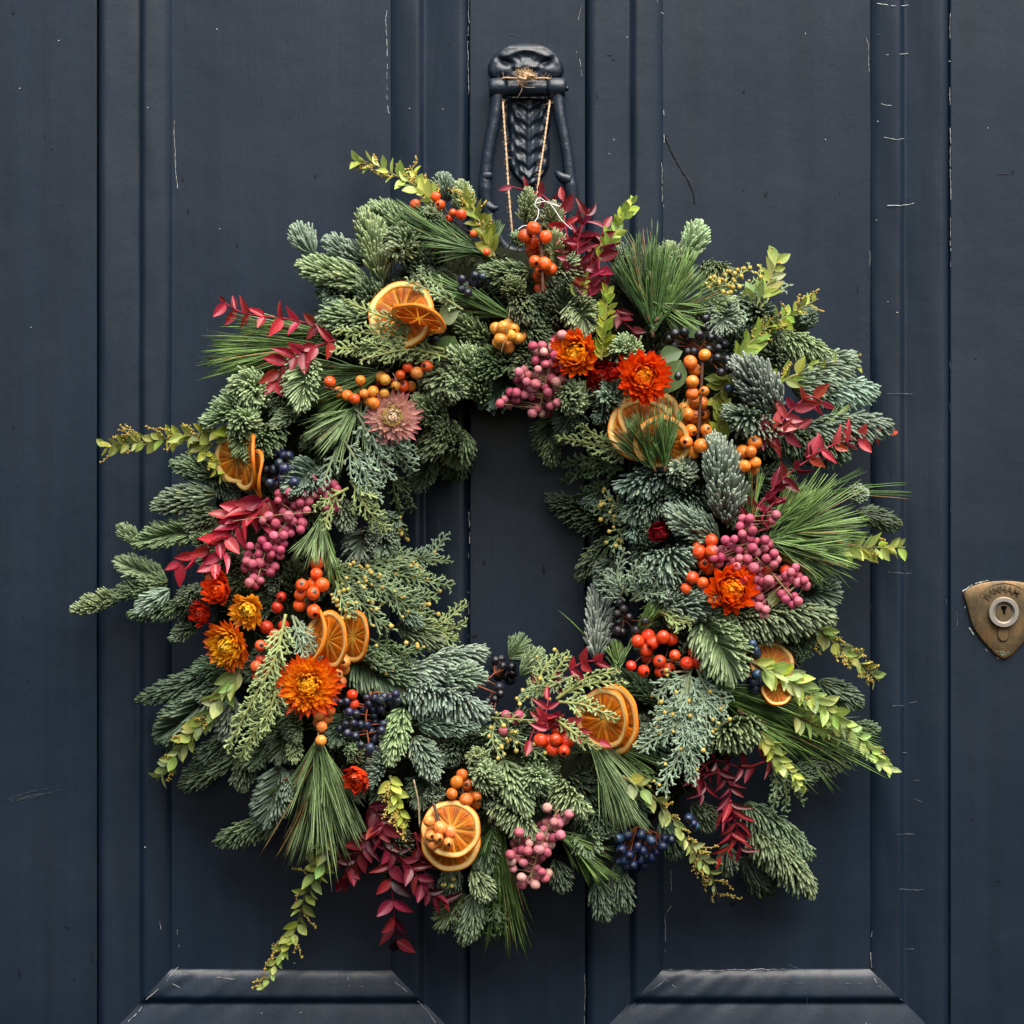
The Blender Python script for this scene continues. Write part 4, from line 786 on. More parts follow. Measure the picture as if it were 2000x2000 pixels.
# ---- leaves
def leaf_mesh(name,wid,pt,fold,curl,mat,nl=8):
    """unit leaf along +Y, face +Z; pt = where it is widest"""
    V=[];F=[]
    for i in range(nl+1):
        t=i/nl; w=wid*(math.sin(math.pi*t**pt))**.85 if 0<t<1 else .012
        z=curl*(t*t)-.02
        for s in (-1,-.5,0,.5,1): V.append((s*w,t,z+fold*w*abs(s)**1.3))
    for i in range(nl):
        for j in range(4): a=i*5+j; F.append((a,a+1,a+6,a+5))
    return mesh_from(name,V,[np.array(F)],None,mat)
GL=[leaf_mesh('leaf_blade',.27,.85,.35,-.12,M_LEAF),leaf_mesh('leaf_blade',.30,.85,.15,.15,M_LEAF),leaf_mesh('leaf_blade',.25,.75,.6,.05,M_LEAF)]
RL=[leaf_mesh('red_leaf_blade',.22,.72,.35,-.15,M_RLEAF),leaf_mesh('red_leaf_blade',.245,.75,.6,.1,M_RLEAF),leaf_mesh('red_leaf_blade',.17,.7,.9,-.3,M_RLEAF)]
LEAVES=[]     # (size px, name, mesh, matrix, colour, parent, material)
LEAFC=dict(l=(.46,.55,.13),y=(.42,.47,.07),o=(.29,.33,.06),p=(.36,.43,.13),L=(.56,.66,.21),g=(.33,.43,.07))
def sprig(pts,n,size,tone='l',lay=20,buds=0,name='leaf_sprig',spread=52,bias=0.0,budl=26,endsz=.6,hend=None,budside=0):
    hs=[H(*p)*.95+lay for p in pts]
    if hend is not None: hs[-1]=hend
    n=int(n*1.45); size=size*(1.1 if tone=='L' else 1.0); buds=int(buds*.85)
    ax=catmull([P(*p,h) for p,h in zip(pts,hs)],60)
    G=Geo(); V,F=tube(ax,np.linspace(3.2,1.2,60)*U,5); G.add(V,F,(.22,.20,.07))
    o=part(name,None); side=1; C0=np.array(LEAFC[tone])
    BV=[];hair=[]
    for i in range(n):
        t=.04+.94*(i+.3*rng.random())/n; q=t*59; k0=min(int(q),58); pos=ax[k0]; T=norm(ax[k0+1]-ax[k0]); side=-side
        S=norm(np.cross(T,VIEW)); s_=side if rng.random()>abs(bias) else math.copysign(1,bias)
        roll=rng.normal()*.75
        out=norm(S*s_*math.cos(roll)+VIEW*(.25+math.sin(abs(roll))*.8))
        an=math.radians(spread+rng.normal()*12); d=norm(T*math.cos(an)+out*math.sin(an))
        nz=norm(VIEW*.9+T*.25+rng.normal(size=3)*.38-out*.2)
        sz=size*(1-(1-endsz)*t)*(.78+.4*rng.random())
        LEAVES.append((sz,'leaf',GL[rng.integers(3)],basis(pos+out*1.5*U,d,nz,sz*U*1.05,sz*U,sz*U),np.clip(C0*(1+rng.normal()*.2)*np.array((1+rng.normal()*.10,1,1+rng.normal()*.2)),.01,1),o))
    for i in range(buds):
        t=.12+.85*rng.random(); k0=int(t*58); pos=ax[k0]; T=norm(ax[k0+1]-ax[k0]); S=norm(np.cross(T,VIEW)); s_=budside if budside and rng.random()<.8 else rng.choice((-1,1))
        d=norm(T*.55+S*s_*(.5+.5*rng.random())+VIEW*(.3+.4*rng.random())); l=budl*(.6+.7*rng.random())
        pth=catmull([pos,pos+d*l*.5*U,pos+norm(d+T*.4+rng.normal(size=3)*.25)*l*U],8); V,F=tube(pth,.9*U,4); G.add(V,F,(.34,.25,.08))
        for q in pth[2:]:
            for _ in range(2): BV.append(q+rng.normal(size=3)*1.7*U)
    o.data=None
    st=link('stem',G.mesh('sprig_stem',M_STEM),o)
    if BV:
        BV=np.array(BV); V,F,C=spheres(BV,rng.uniform(1.4,2.3,len(BV))*U,np.array((.47,.34,.07))*(1+rng.normal(size=(len(BV),1))*.15),6,4)
        link('buds',mesh_from('sprig_buds',V,F,C,M_BUD),o)['kind']='stuff'
for k,pts,n,size,tone,lay,buds,kw in [
 ('A',[(1340,380),(1200,240),(1020,150),(860,70),(715,65)],16,32,'l',-4,10,dict(endsz=.75)),('A',[(1800,780),(1680,500),(1560,280)],20,36,'o',6,14,{}),('A',[(1420,420),(1260,260),(1160,90)],8,28,'y',-8,10,{}),
 ('B',[(1040,820),(1130,640),(1230,480),(1310,350)],20,30,'g',14,0,dict(spread=40)),('B',[(1060,1560),(1090,1300),(1110,1020)],22,32,'y',26,0,dict(spread=45)),('B',[(890,1090),(915,980),(910,860)],8,28,'o',14,0,{}),
 ('Q',[(640,800),(760,620),(860,370)],12,44,'p',14,3,dict(spread=42)),('Q',[(520,1190),(700,980),(900,850),(1150,710)],22,36,'g',18,22,{}),('Q',[(780,1380),(1000,1280),(1250,1250),(1480,1190)],14,38,'g',4,6,{}),('Q',[(410,1850),(420,1650),(440,1520)],14,40,'o',6,0,dict(spread=40)),('Q',[(500,1240),(420,1400),(380,1560)],9,40,'o',-8,0,{}),
 ('D',[(1330,330),(900,400),(600,440),(285,480)],24,36,'o',-4,14,dict(budl=40)),('D',[(1070,480),(1130,580),(1260,780)],8,26,'y',-4,3,{}),('D',[(1150,460),(1010,440),(840,420)],6,30,'o',-10,3,{}),
 ('F',[(850,400),(650,700),(450,950),(210,1270)],28,40,'p',22,12,dict(spread=38)),
 ('G',[(560,830),(400,1080),(300,1400),(170,1620),(45,1880)],24,38,'l',6,12,dict(budl=44,endsz=.45)),('G',[(540,700),(500,850),(440,1000)],8,40,'o',-4,4,dict(budl=40)),('G',[(1010,250),(1060,450),(1150,640)],11,30,'y',14,16,dict(budl=36,budside=1)),
 ('H',[(1220,1220),(1500,1420),(1700,1700),(1870,1932)],15,36,'p',26,12,dict(bias=.2)),('J',[(590,1150),(680,1300),(760,1510)],7,28,'p',4,16,dict(budl=36)),
 ('K',[(1190,1290),(1350,1440),(1500,1560),(1640,1690)],18,32,'p',2,22,dict(budl=26)),('J',[(930,120),(1200,250),(1450,460),(1600,600),(1765,780)],44,36,'L',28,6,dict(spread=42)),('J',[(1000,530),(1100,690),(1270,870)],18,32,'l',22,0,dict(spread=42)),('J',[(1180,430),(1320,500),(1460,570)],14,32,'l',8,0,{}),
 ('K',[(1240,770),(1530,770),(1820,770)],20,38,'l',4,4,dict(bias=.45)),('K',[(960,860),(1040,830),(1150,810)],6,34,'p',2,0,{}),('K',[(1270,1320),(1200,1380),(1230,1470)],5,28,'p',-10,8,{})]:
    sprig(cs(k,pts),n,size,tone,lay,buds,**kw)
REDC=dict(c=(.40,.022,.045),b=(.20,.012,.025),p=(.50,.045,.075),d=(.13,.008,.016),w=(.24,.016,.038))
def redspray(pts,n,size,tone='c',lay=24,ends=.85,spread=55,pair=True,branch_lab=None,narrow=0):
    hs=[H(*p)*.95+lay for p in pts]
    ax=catmull([P(*p,h) for p,h in zip(pts,hs)],50)
    V,F=tube(ax,np.linspace(2.6,1.3,50)*U,5); o=part('red_leaf_spray',None)
    if branch_lab: o['label']=branch_lab
    link('stem',mesh_from('red_stem',V,F,np.tile((.26,.02,.035),(len(V),1)),M_STEM),o)
    C0=np.array(REDC[tone]); side=1; size=size*1.02
    for i in range(n):
        t=.06+.94*(i//2*2 if pair else i)/max(n-1,1); t=min(t,1); k0=min(int(t*49),48); pos=ax[k0]; T=norm(ax[k0+1]-ax[k0]); side=-side
        S=norm(np.cross(T,VIEW)); roll=rng.normal()*.5; out=norm(S*side*math.cos(roll)+VIEW*(.2+.8*math.sin(abs(roll))))
        an=math.radians(spread+rng.normal()*14)*(0.3 if i==n-1 else 1); d=norm(T*math.cos(an)+out*math.sin(an)+np.array((0,0,-.12)))
        nz=norm(VIEW+rng.normal(size=3)*.42); sz=size*(1-(1-ends)*t)*(.8+.38*rng.random()); wx=(.65 if narrow else 1.0)
        LEAVES.append((sz*1.2,'leaflet',RL[2 if narrow and rng.random()<.6 else rng.integers(3)],basis(pos,d,nz,sz*U*1.08*wx,sz*U,sz*U),np.clip(C0*(1+rng.normal()*.3)*np.array((1,1+abs(rng.normal())*.5,1+rng.normal()*.25)),.005,1),o))
for k,pts,n,size,tone,lay,kw in [
 ('C',[(890,340),(600,280),(300,240),(120,140)],14,38,'c',-4,dict(branch_lab='crimson leaf spray reaching left above the long pine needles')),('C',[(990,440),(760,520),(600,620),(500,800)],14,42,'c',26,dict(branch_lab='crimson leaf spray drooping beside the pale flat fir shoot')),
 ('D',[(1560,860),(1400,1000),(1270,1130),(1080,1260),(840,1380)],18,46,'c',28,dict(branch_lab='large crimson leaf spray left of the pink peppercorns')),('D',[(1250,1150),(1190,1300),(1120,1420)],7,42,'p',32,{}),('D',[(1540,880),(1330,960),(1200,1080)],7,52,'c',26,dict(spread=40)),('D',[(1560,860),(1550,980),(1500,1080)],4,46,'b',20,{}),
 ('B',[(880,930),(880,760),(900,600),(970,420)],14,42,'w',18,dict(branch_lab='burgundy leaf spray at the top beside the twine')),('B',[(840,760),(790,560),(770,340)],9,38,'c',8,{}),('B',[(1040,900),(1050,700),(1090,520)],10,38,'w',16,{}),('B',[(700,400),(620,320),(500,280),(380,250)],7,28,'b',-6,{}),('B',[(980,1080),(960,930),(900,820)],10,38,'w',12,{}),('B',[(1100,1000),(1000,860),(880,780)],8,34,'b',14,{}),
 ('Q',[(720,1760),(850,1660),(960,1540),(1080,1450),(1190,1490)],13,38,'p',28,dict(branch_lab='rosy leaf spray between the blue fir shoots at upper right')),('Q',[(700,1720),(850,1740),(1000,1680)],7,42,'b',20,{}),('Q',[(1060,1910),(1250,1820),(1450,1760),(1690,1740)],13,38,'p',16,dict(branch_lab='rosy leaf spray pointing out at the right rim')),
 ('K',[(720,600),(850,440),(1000,280),(1210,130)],14,38,'b',14,{}),('K',[(880,640),(840,560),(960,420)],8,26,'b',30,dict(narrow=1)),
 ('H',[(660,870),(640,780),(660,640)],9,36,'c',50,dict(branch_lab='red leaves fanned out above a red berry cluster')),('H',[(680,840),(820,850),(1050,960)],7,36,'c',40,{}),('H',[(620,860),(560,860),(520,950)],3,36,'c',40,{}),('H',[(820,420),(930,360),(1070,350)],6,36,'c',18,{}),('H',[(560,580),(700,520),(780,480)],6,30,'b',14,{}),
 ('G',[(950,600),(990,780),(1020,1050),(1045,1350),(1065,1540)],18,46,'w',10,dict(branch_lab='long burgundy leaf spray hanging from the bottom')),('G',[(1010,800),(1180,960),(1290,1120),(1440,1210)],16,38,'w',8,{}),('G',[(930,620),(820,780),(700,980)],14,40,'w',2,{}),('G',[(860,480),(930,560),(1010,680)],8,42,'d',-6,{}),('G',[(1200,680),(1240,860),(1290,1030)],8,38,'d',-8,{}),('G',[(830,760),(700,870),(650,1080)],8,40,'d',-10,{}),
 ('J',[(1060,690),(900,740),(720,700),(600,820)],14,42,'b',-6,dict(branch_lab='dark red leaf spray under the cypress at lower right',narrow=1)),('J',[(740,740),(820,850),(800,960)],9,40,'b',0,dict(narrow=1)),('J',[(820,930),(850,1060),(880,1230)],14,42,'c',14,dict(branch_lab='thin crimson leaves beside the fir at lower right',narrow=1)),('J',[(780,980),(830,1160),(760,1260)],7,36,'c',10,dict(narrow=1)),('J',[(640,760),(680,860),(640,900)],6,38,'b',-6,dict(narrow=1)),
 ('C',[(1280,780),(1400,850),(1560,860)],5,34,'c',4,{}),('B',[(1180,1180),(1210,1250),(1350,1380)],6,34,'d',-8,{})]:
    redspray(cs(k,pts),n,size,tone,lay,**kw)
# broad single leaves
for k,b,t,wd,colr,lay in [('B',(1660,1560),(1540,1800),50,(.13,.20,.07),26),('B',(1500,1550),(1660,1490),36,(.10,.17,.06),20),('A',(1380,1240),(1520,1190),40,(.13,.18,.06),14),('A',(1500,1380),(1390,1540),42,(.08,.14,.04),8),('Q',(180,1000),(240,900),34,(.09,.15,.06),14),('K',(870,1120),(960,1130),30,(.16,.22,.05),4),('B',(930,1130),(1040,1260),46,(.17,.21,.08),-6)]:
    b,t=c(k,*b),c(k,*t); L=math.hypot(t[0]-b[0],t[1]-b[1]); pos=P(*b,H(*b)+lay); d=P(*t,H(*t)+lay+4)-pos
    me=GL[0]; LEAVES.append((L,'leaf',me,basis(pos,d,VIEW+np.array((.3,0,.3)),wd*.5/.27*U,L*U,L*U),np.array(colr),None))
for nm in ('leaf','leaflet'):
    ls=sorted([l for l in LEAVES if l[1]==nm],key=lambda l:-l[0])
    for (sz,name,me,mw,colr,par) in ls[:298]:
        o=link(name,me,par or wreath,mw); o.color=(*colr,1)
    rest=ls[298:]
    if rest:
        G=Geo()
        for (sz,name,me,mw,colr,par) in rest:
            vs=np.array([v.co for v in me.vertices]); R=np.array(mw)
            G.add(vs@R[:3,:3].T+R[:3,3],np.array([p.vertices[:] for p in me.polygons]),colr)
        part('small_leaves',G.mesh('small_leaves',plant_mat('small_leaf_blade',.42,.45,.3)))['kind']='stuff'

# ---- berries
def dispose(pts,rad,h0,jit=8):
    """depth for berries given in picture order (front first) so that none intersect"""
    hs=[]
    for i,(x,y) in enumerate(pts):
        h=h0(x,y)+rng.normal()*jit*.4
        for j in range(i):
            d=math.hypot(x-pts[j][0],y-pts[j][1]); m_=.97*(rad[i]+rad[j])
            if d<m_: h=min(h,hs[j]-math.sqrt(m_*m_-d*d))
        hs.append(h)
    return hs
SPH=sphere(16,11)
def berry_base(name,mat,sc=(1,1,1),dimple=.07):
    V=SPH[0].copy(); z=V[:,2]; V=V*(1-dimple*np.clip((z-.86)/.14,0,1))[:,None]*np.array(sc)
    return mesh_from(name,V,SPH[1],None,mat)
ME_HOLLY=[berry_base('holly_berry',M_HOLLY),berry_base('holly_berry',M_HOLLY,(1.03,.97,.96)),berry_base('holly_berry',M_HOLLY,(.96,1,1.05))]
ME_PINK=[berry_base('pink_peppercorn',M_PINK),berry_base('pink_peppercorn',M_PINK,(1.04,.97,.95))]
ME_BLUE=[berry_base('viburnum_berry',M_BLUE,(.92,.92,1.14),.1),berry_base('viburnum_berry',M_BLUE,(.95,.95,1.05),.1)]
def cluster(cname,bname,meshes,pts,r,colr,lay,label=None,stemc=(.10,.05,.03),stemw=2.0,facing=.7,var=.12,spine=None,rv=.10,cols=None,down=0.0):
    rad=[r*(1+rng.normal()*rv) for _ in pts]
    hs=dispose(pts,rad,lambda x,y:H(x,y)+lay)
    C=[P(*p,h) for p,h in zip(pts,hs)]
    o=part(cname,None,label)
    G=Geo(); cen=np.mean(C,0)-VIEW*(r*2.4*U)
    if spine is None: sp=np.array([cen-UP*.2*r*U,cen+UP*.2*r*U])
    else:
        sp=catmull([P(*p,H(*p)+lay-r*1.2+dh) for (p,dh) in spine],24); V,F=tube(sp,(2.9 if r>10 else 1.5)*U,6,.1); G.add(V,F,stemc)
    for q,rr in zip(C,rad):
        k=np.argmin(np.linalg.norm(sp-q,axis=1)); a=sp[k]; V,F=tube(catmull([a,(a+q)/2-VIEW*rr*.5*U,q],6),stemw*.5*U,4); G.add(V,F,stemc)
    link('stem',G.mesh('berry_stem',M_STEM),o)
    for i,(q,rr) in enumerate(zip(C,rad)):
        ax=norm(norm(q-cen)*(1-facing)+VIEW*facing+rng.normal(size=3)*.42-UP*down)
        b=link(bname,meshes[rng.integers(len(meshes))],o,basis(q,norm(np.cross(ax,rng.normal(size=3))),ax,rr*U))
        cc=np.array(colr if cols is None else cols[i%len(cols)])*(1+rng.normal()*var)*np.array((1,1+rng.normal()*var,1)); b.color=(*np.clip(cc,.002,1),1)
RED=(.68,.050,.010);RO=(.72,.085,.012);OR=(.78,.215,.025);AM=(.74,.30,.045);LO=(.80,.27,.055);OB=(.52,.125,.016);SA=(.68,.100,.030)
def hb_(k,ps,r,colr,lay,label,**kw): cluster('berry_cluster','holly_berry',ME_HOLLY,[c(k,*p) for p in ps],r,colr,lay,label,**kw)
hb_('B',[(547,563),(485,622),(640,628),(535,672),(617,703),(560,815),(630,833),(678,876),(550,735),(590,780),(605,885),(597,925),(600,1022)],12.4,RO,34,'red berries in a hanging bunch under the twine',spine=[(c('B',600,540),0),(c('B',620,1050),0)])
hb_('B',[(320,1310),(300,1403),(375,1372),(265,1320),(430,1395),(290,1425),(405,1320),(465,1385),(360,1460),(360,1290)],11.6,AM,26,'amber berries left of the upper pink peppercorns')
hb_('Q',[(187,1188),(295,1133),(202,1335),(290,1408),(165,1580),(190,1700),(203,1425),(305,1700),(140,1530),(200,1493),(270,1495),(205,1600),(145,1645),(220,1245),(155,1790),(290,1580),(290,1650),(265,1820),(205,1868),(205,1660),(310,1770)],12.4,OR,30,'orange berries along an upright brown twig',spine=[(c('Q',280,1120),16),(c('Q',265,1450),16),(c('Q',240,1800),8)],stemc=(.09,.045,.03))
hb_('I',[(1610,510),(1640,440),(1560,620),(1550,510),(1640,595),(1690,410),(1510,555),(1470,520),(1495,625),(1620,645)],12.2,OR,36,'orange berries below the upright orange berry twig')
hb_('C',[(1200,845),(1360,740),(1355,845),(1275,920),(1130,885),(1440,785),(1500,790),(945,757),(1075,860),(1010,835),(1270,830),(1240,900),(1330,720),(1175,745),(1475,705),(1600,690),(1530,650),(1675,640),(1555,790)],10.6,(.74,.21,.025),26,'orange berries above the pink strawflower',cols=[AM,AM,AM,OR,RO,AM,RO,RO,OR,OR],spine=[(c('C',900,800),-4),(c('C',1250,860),-6),(c('C',1600,680),-6)])
hb_('E',[(430,615),(437,750),(500,550),(345,553),(335,623),(330,705),(455,465),(435,545),(460,390),(480,320)],12.6,RO,30,'red berries hanging under the left pine tuft',spine=[(c('E',500,280),0),(c('E',380,730),0)])
hb_('E',[(190,640),(160,720),(80,870),(210,860)],11,(.45,.03,.01),-8,'dark red berries half hidden behind the cypress frond')
hb_('F',[(1000,235),(1110,160),(1080,235),(970,395),(1070,350),(1000,340),(985,470),(1065,440)],11.6,SA,14,'salmon berries behind the hanging cypress frond')
hb_('E',[(615,1225),(615,1325),(635,1280),(665,1135),(660,1180),(565,1165)],10.4,LO,18,'light orange berries right of the open strawflower')
hb_('E',[(495,1620),(470,1530),(560,1500),(490,1725),(530,1550),(470,1590)],11,LO,24,'light orange berries below the open strawflower')
hb_('E',[(725,1380),(740,1450)],9.5,RED,10,'two red berries among the left blue berries')
hb_('G',[(1478,387),(1515,300),(1555,245),(1585,435),(1665,410),(1595,320),(1520,475),(1615,400),(1660,460),(1400,500)],11.8,OB,22,'rust orange berries above the lower orange slices',spine=[(c('G',1560,230),0),(c('G',1560,400),0)])
hb_('G',[(1375,720),(1390,645),(1450,757),(1315,700),(1460,675),(1305,595),(1335,775),(1420,640)],11.6,(.76,.26,.06),66,'light orange berries lying on the lower orange slices',spine=[(c('G',1340,460),-14),(c('G',1380,600),-6),(c('G',1400,720),-6)],stemc=(.10,.06,.045))
hb_('H',[(1335,203),(1527,172),(1450,213),(1412,165),(1380,427),(1285,388),(1400,270),(1615,310),(1590,187),(1705,370),(1790,360),(1410,325),(1500,355),(1505,432),(1570,410),(1760,290),(1850,430)],12.3,RED,20,'bright red berries inside the right lower part of the ring',spine=[(c('H',1420,150),0),(c('H',1420,300),-10),(c('H',1800,400),-10)])
hb_('H',[(715,945),(780,1030),(690,1020),(600,950),(660,960),(800,950),(735,880),(760,930)],13,RED,34,'red berries under the fanned red leaves')
hb_('I',[(1310,1265),(1312,1183),(1220,1230+40),(1258,1348),(1245,1500),(1165,1463),(1285,1393),(1215,1235),(1120,1545)],12.2,RO,28,'red berries left of the glossy orange strawflower',spine=[(c('I',1300,1160),0),(c('I',1250,1380),0),(c('I',1120,1560),0)])
hb_('K',[(1000,930),(1060,960),(1090,910),(870,930)],11,RED,2,'red berries behind the right pink peppercorns')
hb_('A',[(1547,460),(1485,445),(1390,385),(1355,325),(1460,490),(1640,605),(1200,385),(1740,745)],8.6,RO,10,'small red berries among the upper left leaves',rv=.15)

def scatter(k,paths,rmin,n):
    """points filling strokes: paths = [(points, half width, share)]"""
    out=[]
    for pts,wd,cnt in paths:
        q=[np.array(c(k,*p)) for p in pts]; made=0; tries=0
        while made<cnt and tries<4000:
            tries+=1; i=rng.integers(len(q)-1); p=q[i]+(q[i+1]-q[i])*rng.random(); a=rng.random()*6.28; p=p+np.array((math.cos(a),math.sin(a)))*wd*math.sqrt(rng.random())
            if all(math.hypot(p[0]-o[0],p[1]-o[1])>rmin for o in out): out.append((float(p[0]),float(p[1]))); made+=1
    idx=rng.permutation(len(out)); return [out[i] for i in idx]
PK=[(.50,.105,.145),(.56,.165,.20),(.42,.06,.105),(.60,.235,.24),(.45,.08,.13),(.62,.31,.27)]
PK2=[(.44,.078,.125),(.37,.052,.095),(.50,.125,.165),(.41,.064,.115)]
def pink(k,paths,lay,label,cols=PK,r=8.9,spine=None): 
    pts=scatter(k,paths,11.0,0); cluster('peppercorn_spray','pink_peppercorn',ME_PINK,pts,r,None,lay,label,stemc=(.35,.24,.12),stemw=1.5,facing=.35,cols=cols,var=.12,spine=spine,rv=.08)
pink('B',[([(740,1400),(720,1500)],14,9),([(640,1470),(560,1470)],10,4),([(700,1560),(620,1640)],26,16),([(760,1600),(740,1700)],12,6),([(560,1640),(440,1700)],14,10),([(480,1780),(300,1890)],10,9),([(660,1720),(540,1760)],22,10),([(720,1750),(600,1900)],24,15)],28,'pink peppercorns hanging at the top of the opening',spine=[(c('B',760,1400),0),(c('B',660,1650),0),(c('B',590,1950),0)])
pink('D',[([(1900,830),(1640,880)],14,13),([(1700,960),(1820,940)],14,9),([(1690,1080),(1760,1040)],22,12),([(1560,1180),(1660,1220)],14,8),([(1540,1060),(1560,1030)],12,2),([(1470,1270),(1600,1300)],22,10),([(1410,1370),(1580,1390)],10,7),([(1480,1440),(1430,1500),(1485,1505)],8,5)],26,'deep pink peppercorns beside the crimson leaves on the left',cols=PK2,spine=[(c('D',1900,830),0),(c('D',1700,1050),0),(c('D',1560,1230),0),(c('D',1470,1500),0)])
pink('C',[([(850,1480),(870,1560)],10,4),([(800,1640),(960,1560)],14,9),([(920,1690),(980,1690)],8,4)],18,'pink peppercorns under the cypress frond on the left',cols=PK2)
pink('K',[([(720,600),(740,680)],14,9),([(920,560),(890,640)],6,2),([(640,750),(740,800)],20,10),([(540,830),(580,800)],16,6),([(800,740),(920,840)],16,9),([(630,880),(700,900)],14,4),([(840,910),(720,960)],14,7),([(800,990),(890,1000)],18,8),([(780,1130),(840,1190)],16,7),([(920,1020),(1000,980)],10,6),([(1050,940),(1110,1020)],14,7),([(1000,1080),(1060,1140)],12,6)],34,'pink peppercorns spilling over the glossy orange strawflower',cols=PK2+PK[:2],spine=[(c('K',730,560),0),(c('K',740,760),0),(c('K',900,940),0),(c('K',1060,1130),0)])
pink('H',[([(650,1500),(790,1500)],14,6),([(600,1580),(720,1570)],12,7),([(700,1650),(600,1720)],16,8),([(450,1700),(560,1760)],16,9),([(400,1800),(560,1840)],14,8),([(610,1800),(660,1700)],12,6),([(420,1900),(640,1950)],14,8),([(430,2000),(600,2010)],10,5)],30,'pale pink peppercorns hanging at the bottom',cols=[PK[1],PK[3],PK[0],PK[5],PK[0]],spine=[(c('H',740,1470),0),(c('H',620,1700),0),(c('H',520,2000),0)])
cluster('peppercorn_spray','pink_peppercorn',ME_PINK,[c('H',*p) for p in ((340,760),(440,765),(410,800),(320,880))],9.2,PK2[0],18,'four pink peppercorns left of the fanned red leaves',stemc=(.35,.24,.12))

NV=(.014,.022,.055);BK=(.009,.011,.017);BL=(.016,.034,.085)
def blue(k,ps,r,colr,lay,label,stemc=(.30,.085,.04),spine=None,down=0.): cluster('dark_berry_cluster','viburnum_berry',ME_BLUE,[c(k,*p) for p in ps],r,colr,lay,label,stemc=stemc,stemw=2.0,facing=.45,var=.25,spine=spine,rv=.07,down=down)
blue('D',[(1715,540),(1680,640),(1740,640),(1645,600),(1665,715),(1605,645),(1680,540),(1755,740),(1630,510),(1545,645),(1570,745),(1615,690),(1635,760),(1560,670),(1680,790),(1625,800),(1590,700)],10,NV,24,'navy berries beside the left orange slices')
blue('E',[(835,1400),(940,1420),(1055,1375),(585,1430),(635,1435),(685,1430),(895,1405),(965,1395),(1010,1410),(1065,1425),(705,1510),(755,1525),(850,1450),(815,1490),(880,1490),(940,1490),(1020,1455),(890,1535),(735,1595),(790,1605),(840,1610),(895,1580),(680,1600),(635,1635),(690,1670),(870,1655),(820,1650),(750,1690),(945,1650),(890,1710),(960,1600),(790,1760),(860,1780),(930,1740),(910,1790),(850,1820)],8.6,(.015,.021,.048),26,'dark blue berries right below the open strawflower',spine=[(c('E',870,1360),-10),(c('E',830,1560),-12),(c('E',860,1800),-8)])
blue('N',[(840,1700),(835,1755),(900,1745),(885,1690),(965,1745),(890,1785),(865,1820),(915,1815),(970,1795),(950,1850),(870,1900)],9.2,BK,14,'black berries at the lower edge of the opening',stemc=(.24,.07,.035),spine=[(c('N',740,1880),-20),(c('N',830,1800),-10)])
blue('H',[(300,600),(260,640),(245,745),(210,710),(300,555),(205,655),(200,690)],8.6,BK,10,'black berries between the blue-green fir shoots at the bottom',stemc=(.24,.07,.035),spine=[(c('H',130,540),-10),(c('H',280,600),-6)])
blue('H',[(1195,1690),(1260,1665),(1360,1660),(1435,1705),(1335,1750),(1210,1770),(1375,1780),(1275,1815),(1520,1750),(1590,1700),(1240,1850),(1480,1790),(1320,1790),(1445,1830),(1200,1870),(1300,1890),(1350,1850),(1400,1840),(1540,1690),(1290,1850),(1250,1900),(1380,1890),(1330,1910)],9.8,BL,16,'blue oval berries hanging at the lower right rim',spine=[(c('H',1330,1600),-14),(c('H',1480,1650),-14)],down=.9)
blue('H',[(1720,1535),(1750,1580),(1770,1600)],9.8,BL,18,'three blue berries behind the trailing leaf sprig',down=.6)
blue('K',[(770,1435),(785,1475),(800,1500),(830,1520),(710,1600),(800,1640),(780,1690),(830,1690),(690,1675),(785,1735)],10,BL,34,'blue berries left of the small orange slice at lower right',stemc=(.35,.12,.07),spine=[(c('K',690,1520),-10),(c('K',760,1480),-6)])
blue('Q',[(305,855),(255,985),(335,1005),(405,1010),(290,920),(395,1080),(390,1155),(465,1170),(70,970),(140,960),(165,1010),(350,1180),(320,1090),(165,1105),(215,1110),(415,1265),(470,1245),(95,1290),(440,1050),(30,1010),(60,1060)],9,BK,18,'black berries on red stems behind the upright orange berries',spine=[(c('Q',360,960),-10),(c('Q',260,1080),-14)])
blue('Q',[(475,1385),(515,1390),(510,1430),(505,1470),(555,1440),(550,1495),(890,1510),(880,1560),(700,1565)],9,(.012,.022,.05),6,'navy berries behind the frosty fir shoot at upper right')
blue('A',[(1650,920),(1710,930),(1740,960),(1640,970),(1690,985),(1600,1050),(1550,1020),(1550,950),(1650,1030),(1590,1000)],9,(.012,.018,.035),10,'dark blue berries under the upper pine tuft')
blue('A',[(1380,1340),(1260,1365),(1350,1400),(1330,1425),(1400,1320)],9,BK,22,'black berries below the upper left orange slices')
blue('I',[(600,1735),(650,1700),(690,1760),(610,1790),(600,1860),(640,1870),(740,1860),(810,1790),(620,1650)],9,(.018,.014,.015),14,'dried black berries left of the bright red berries',stemc=(.20,.06,.035))

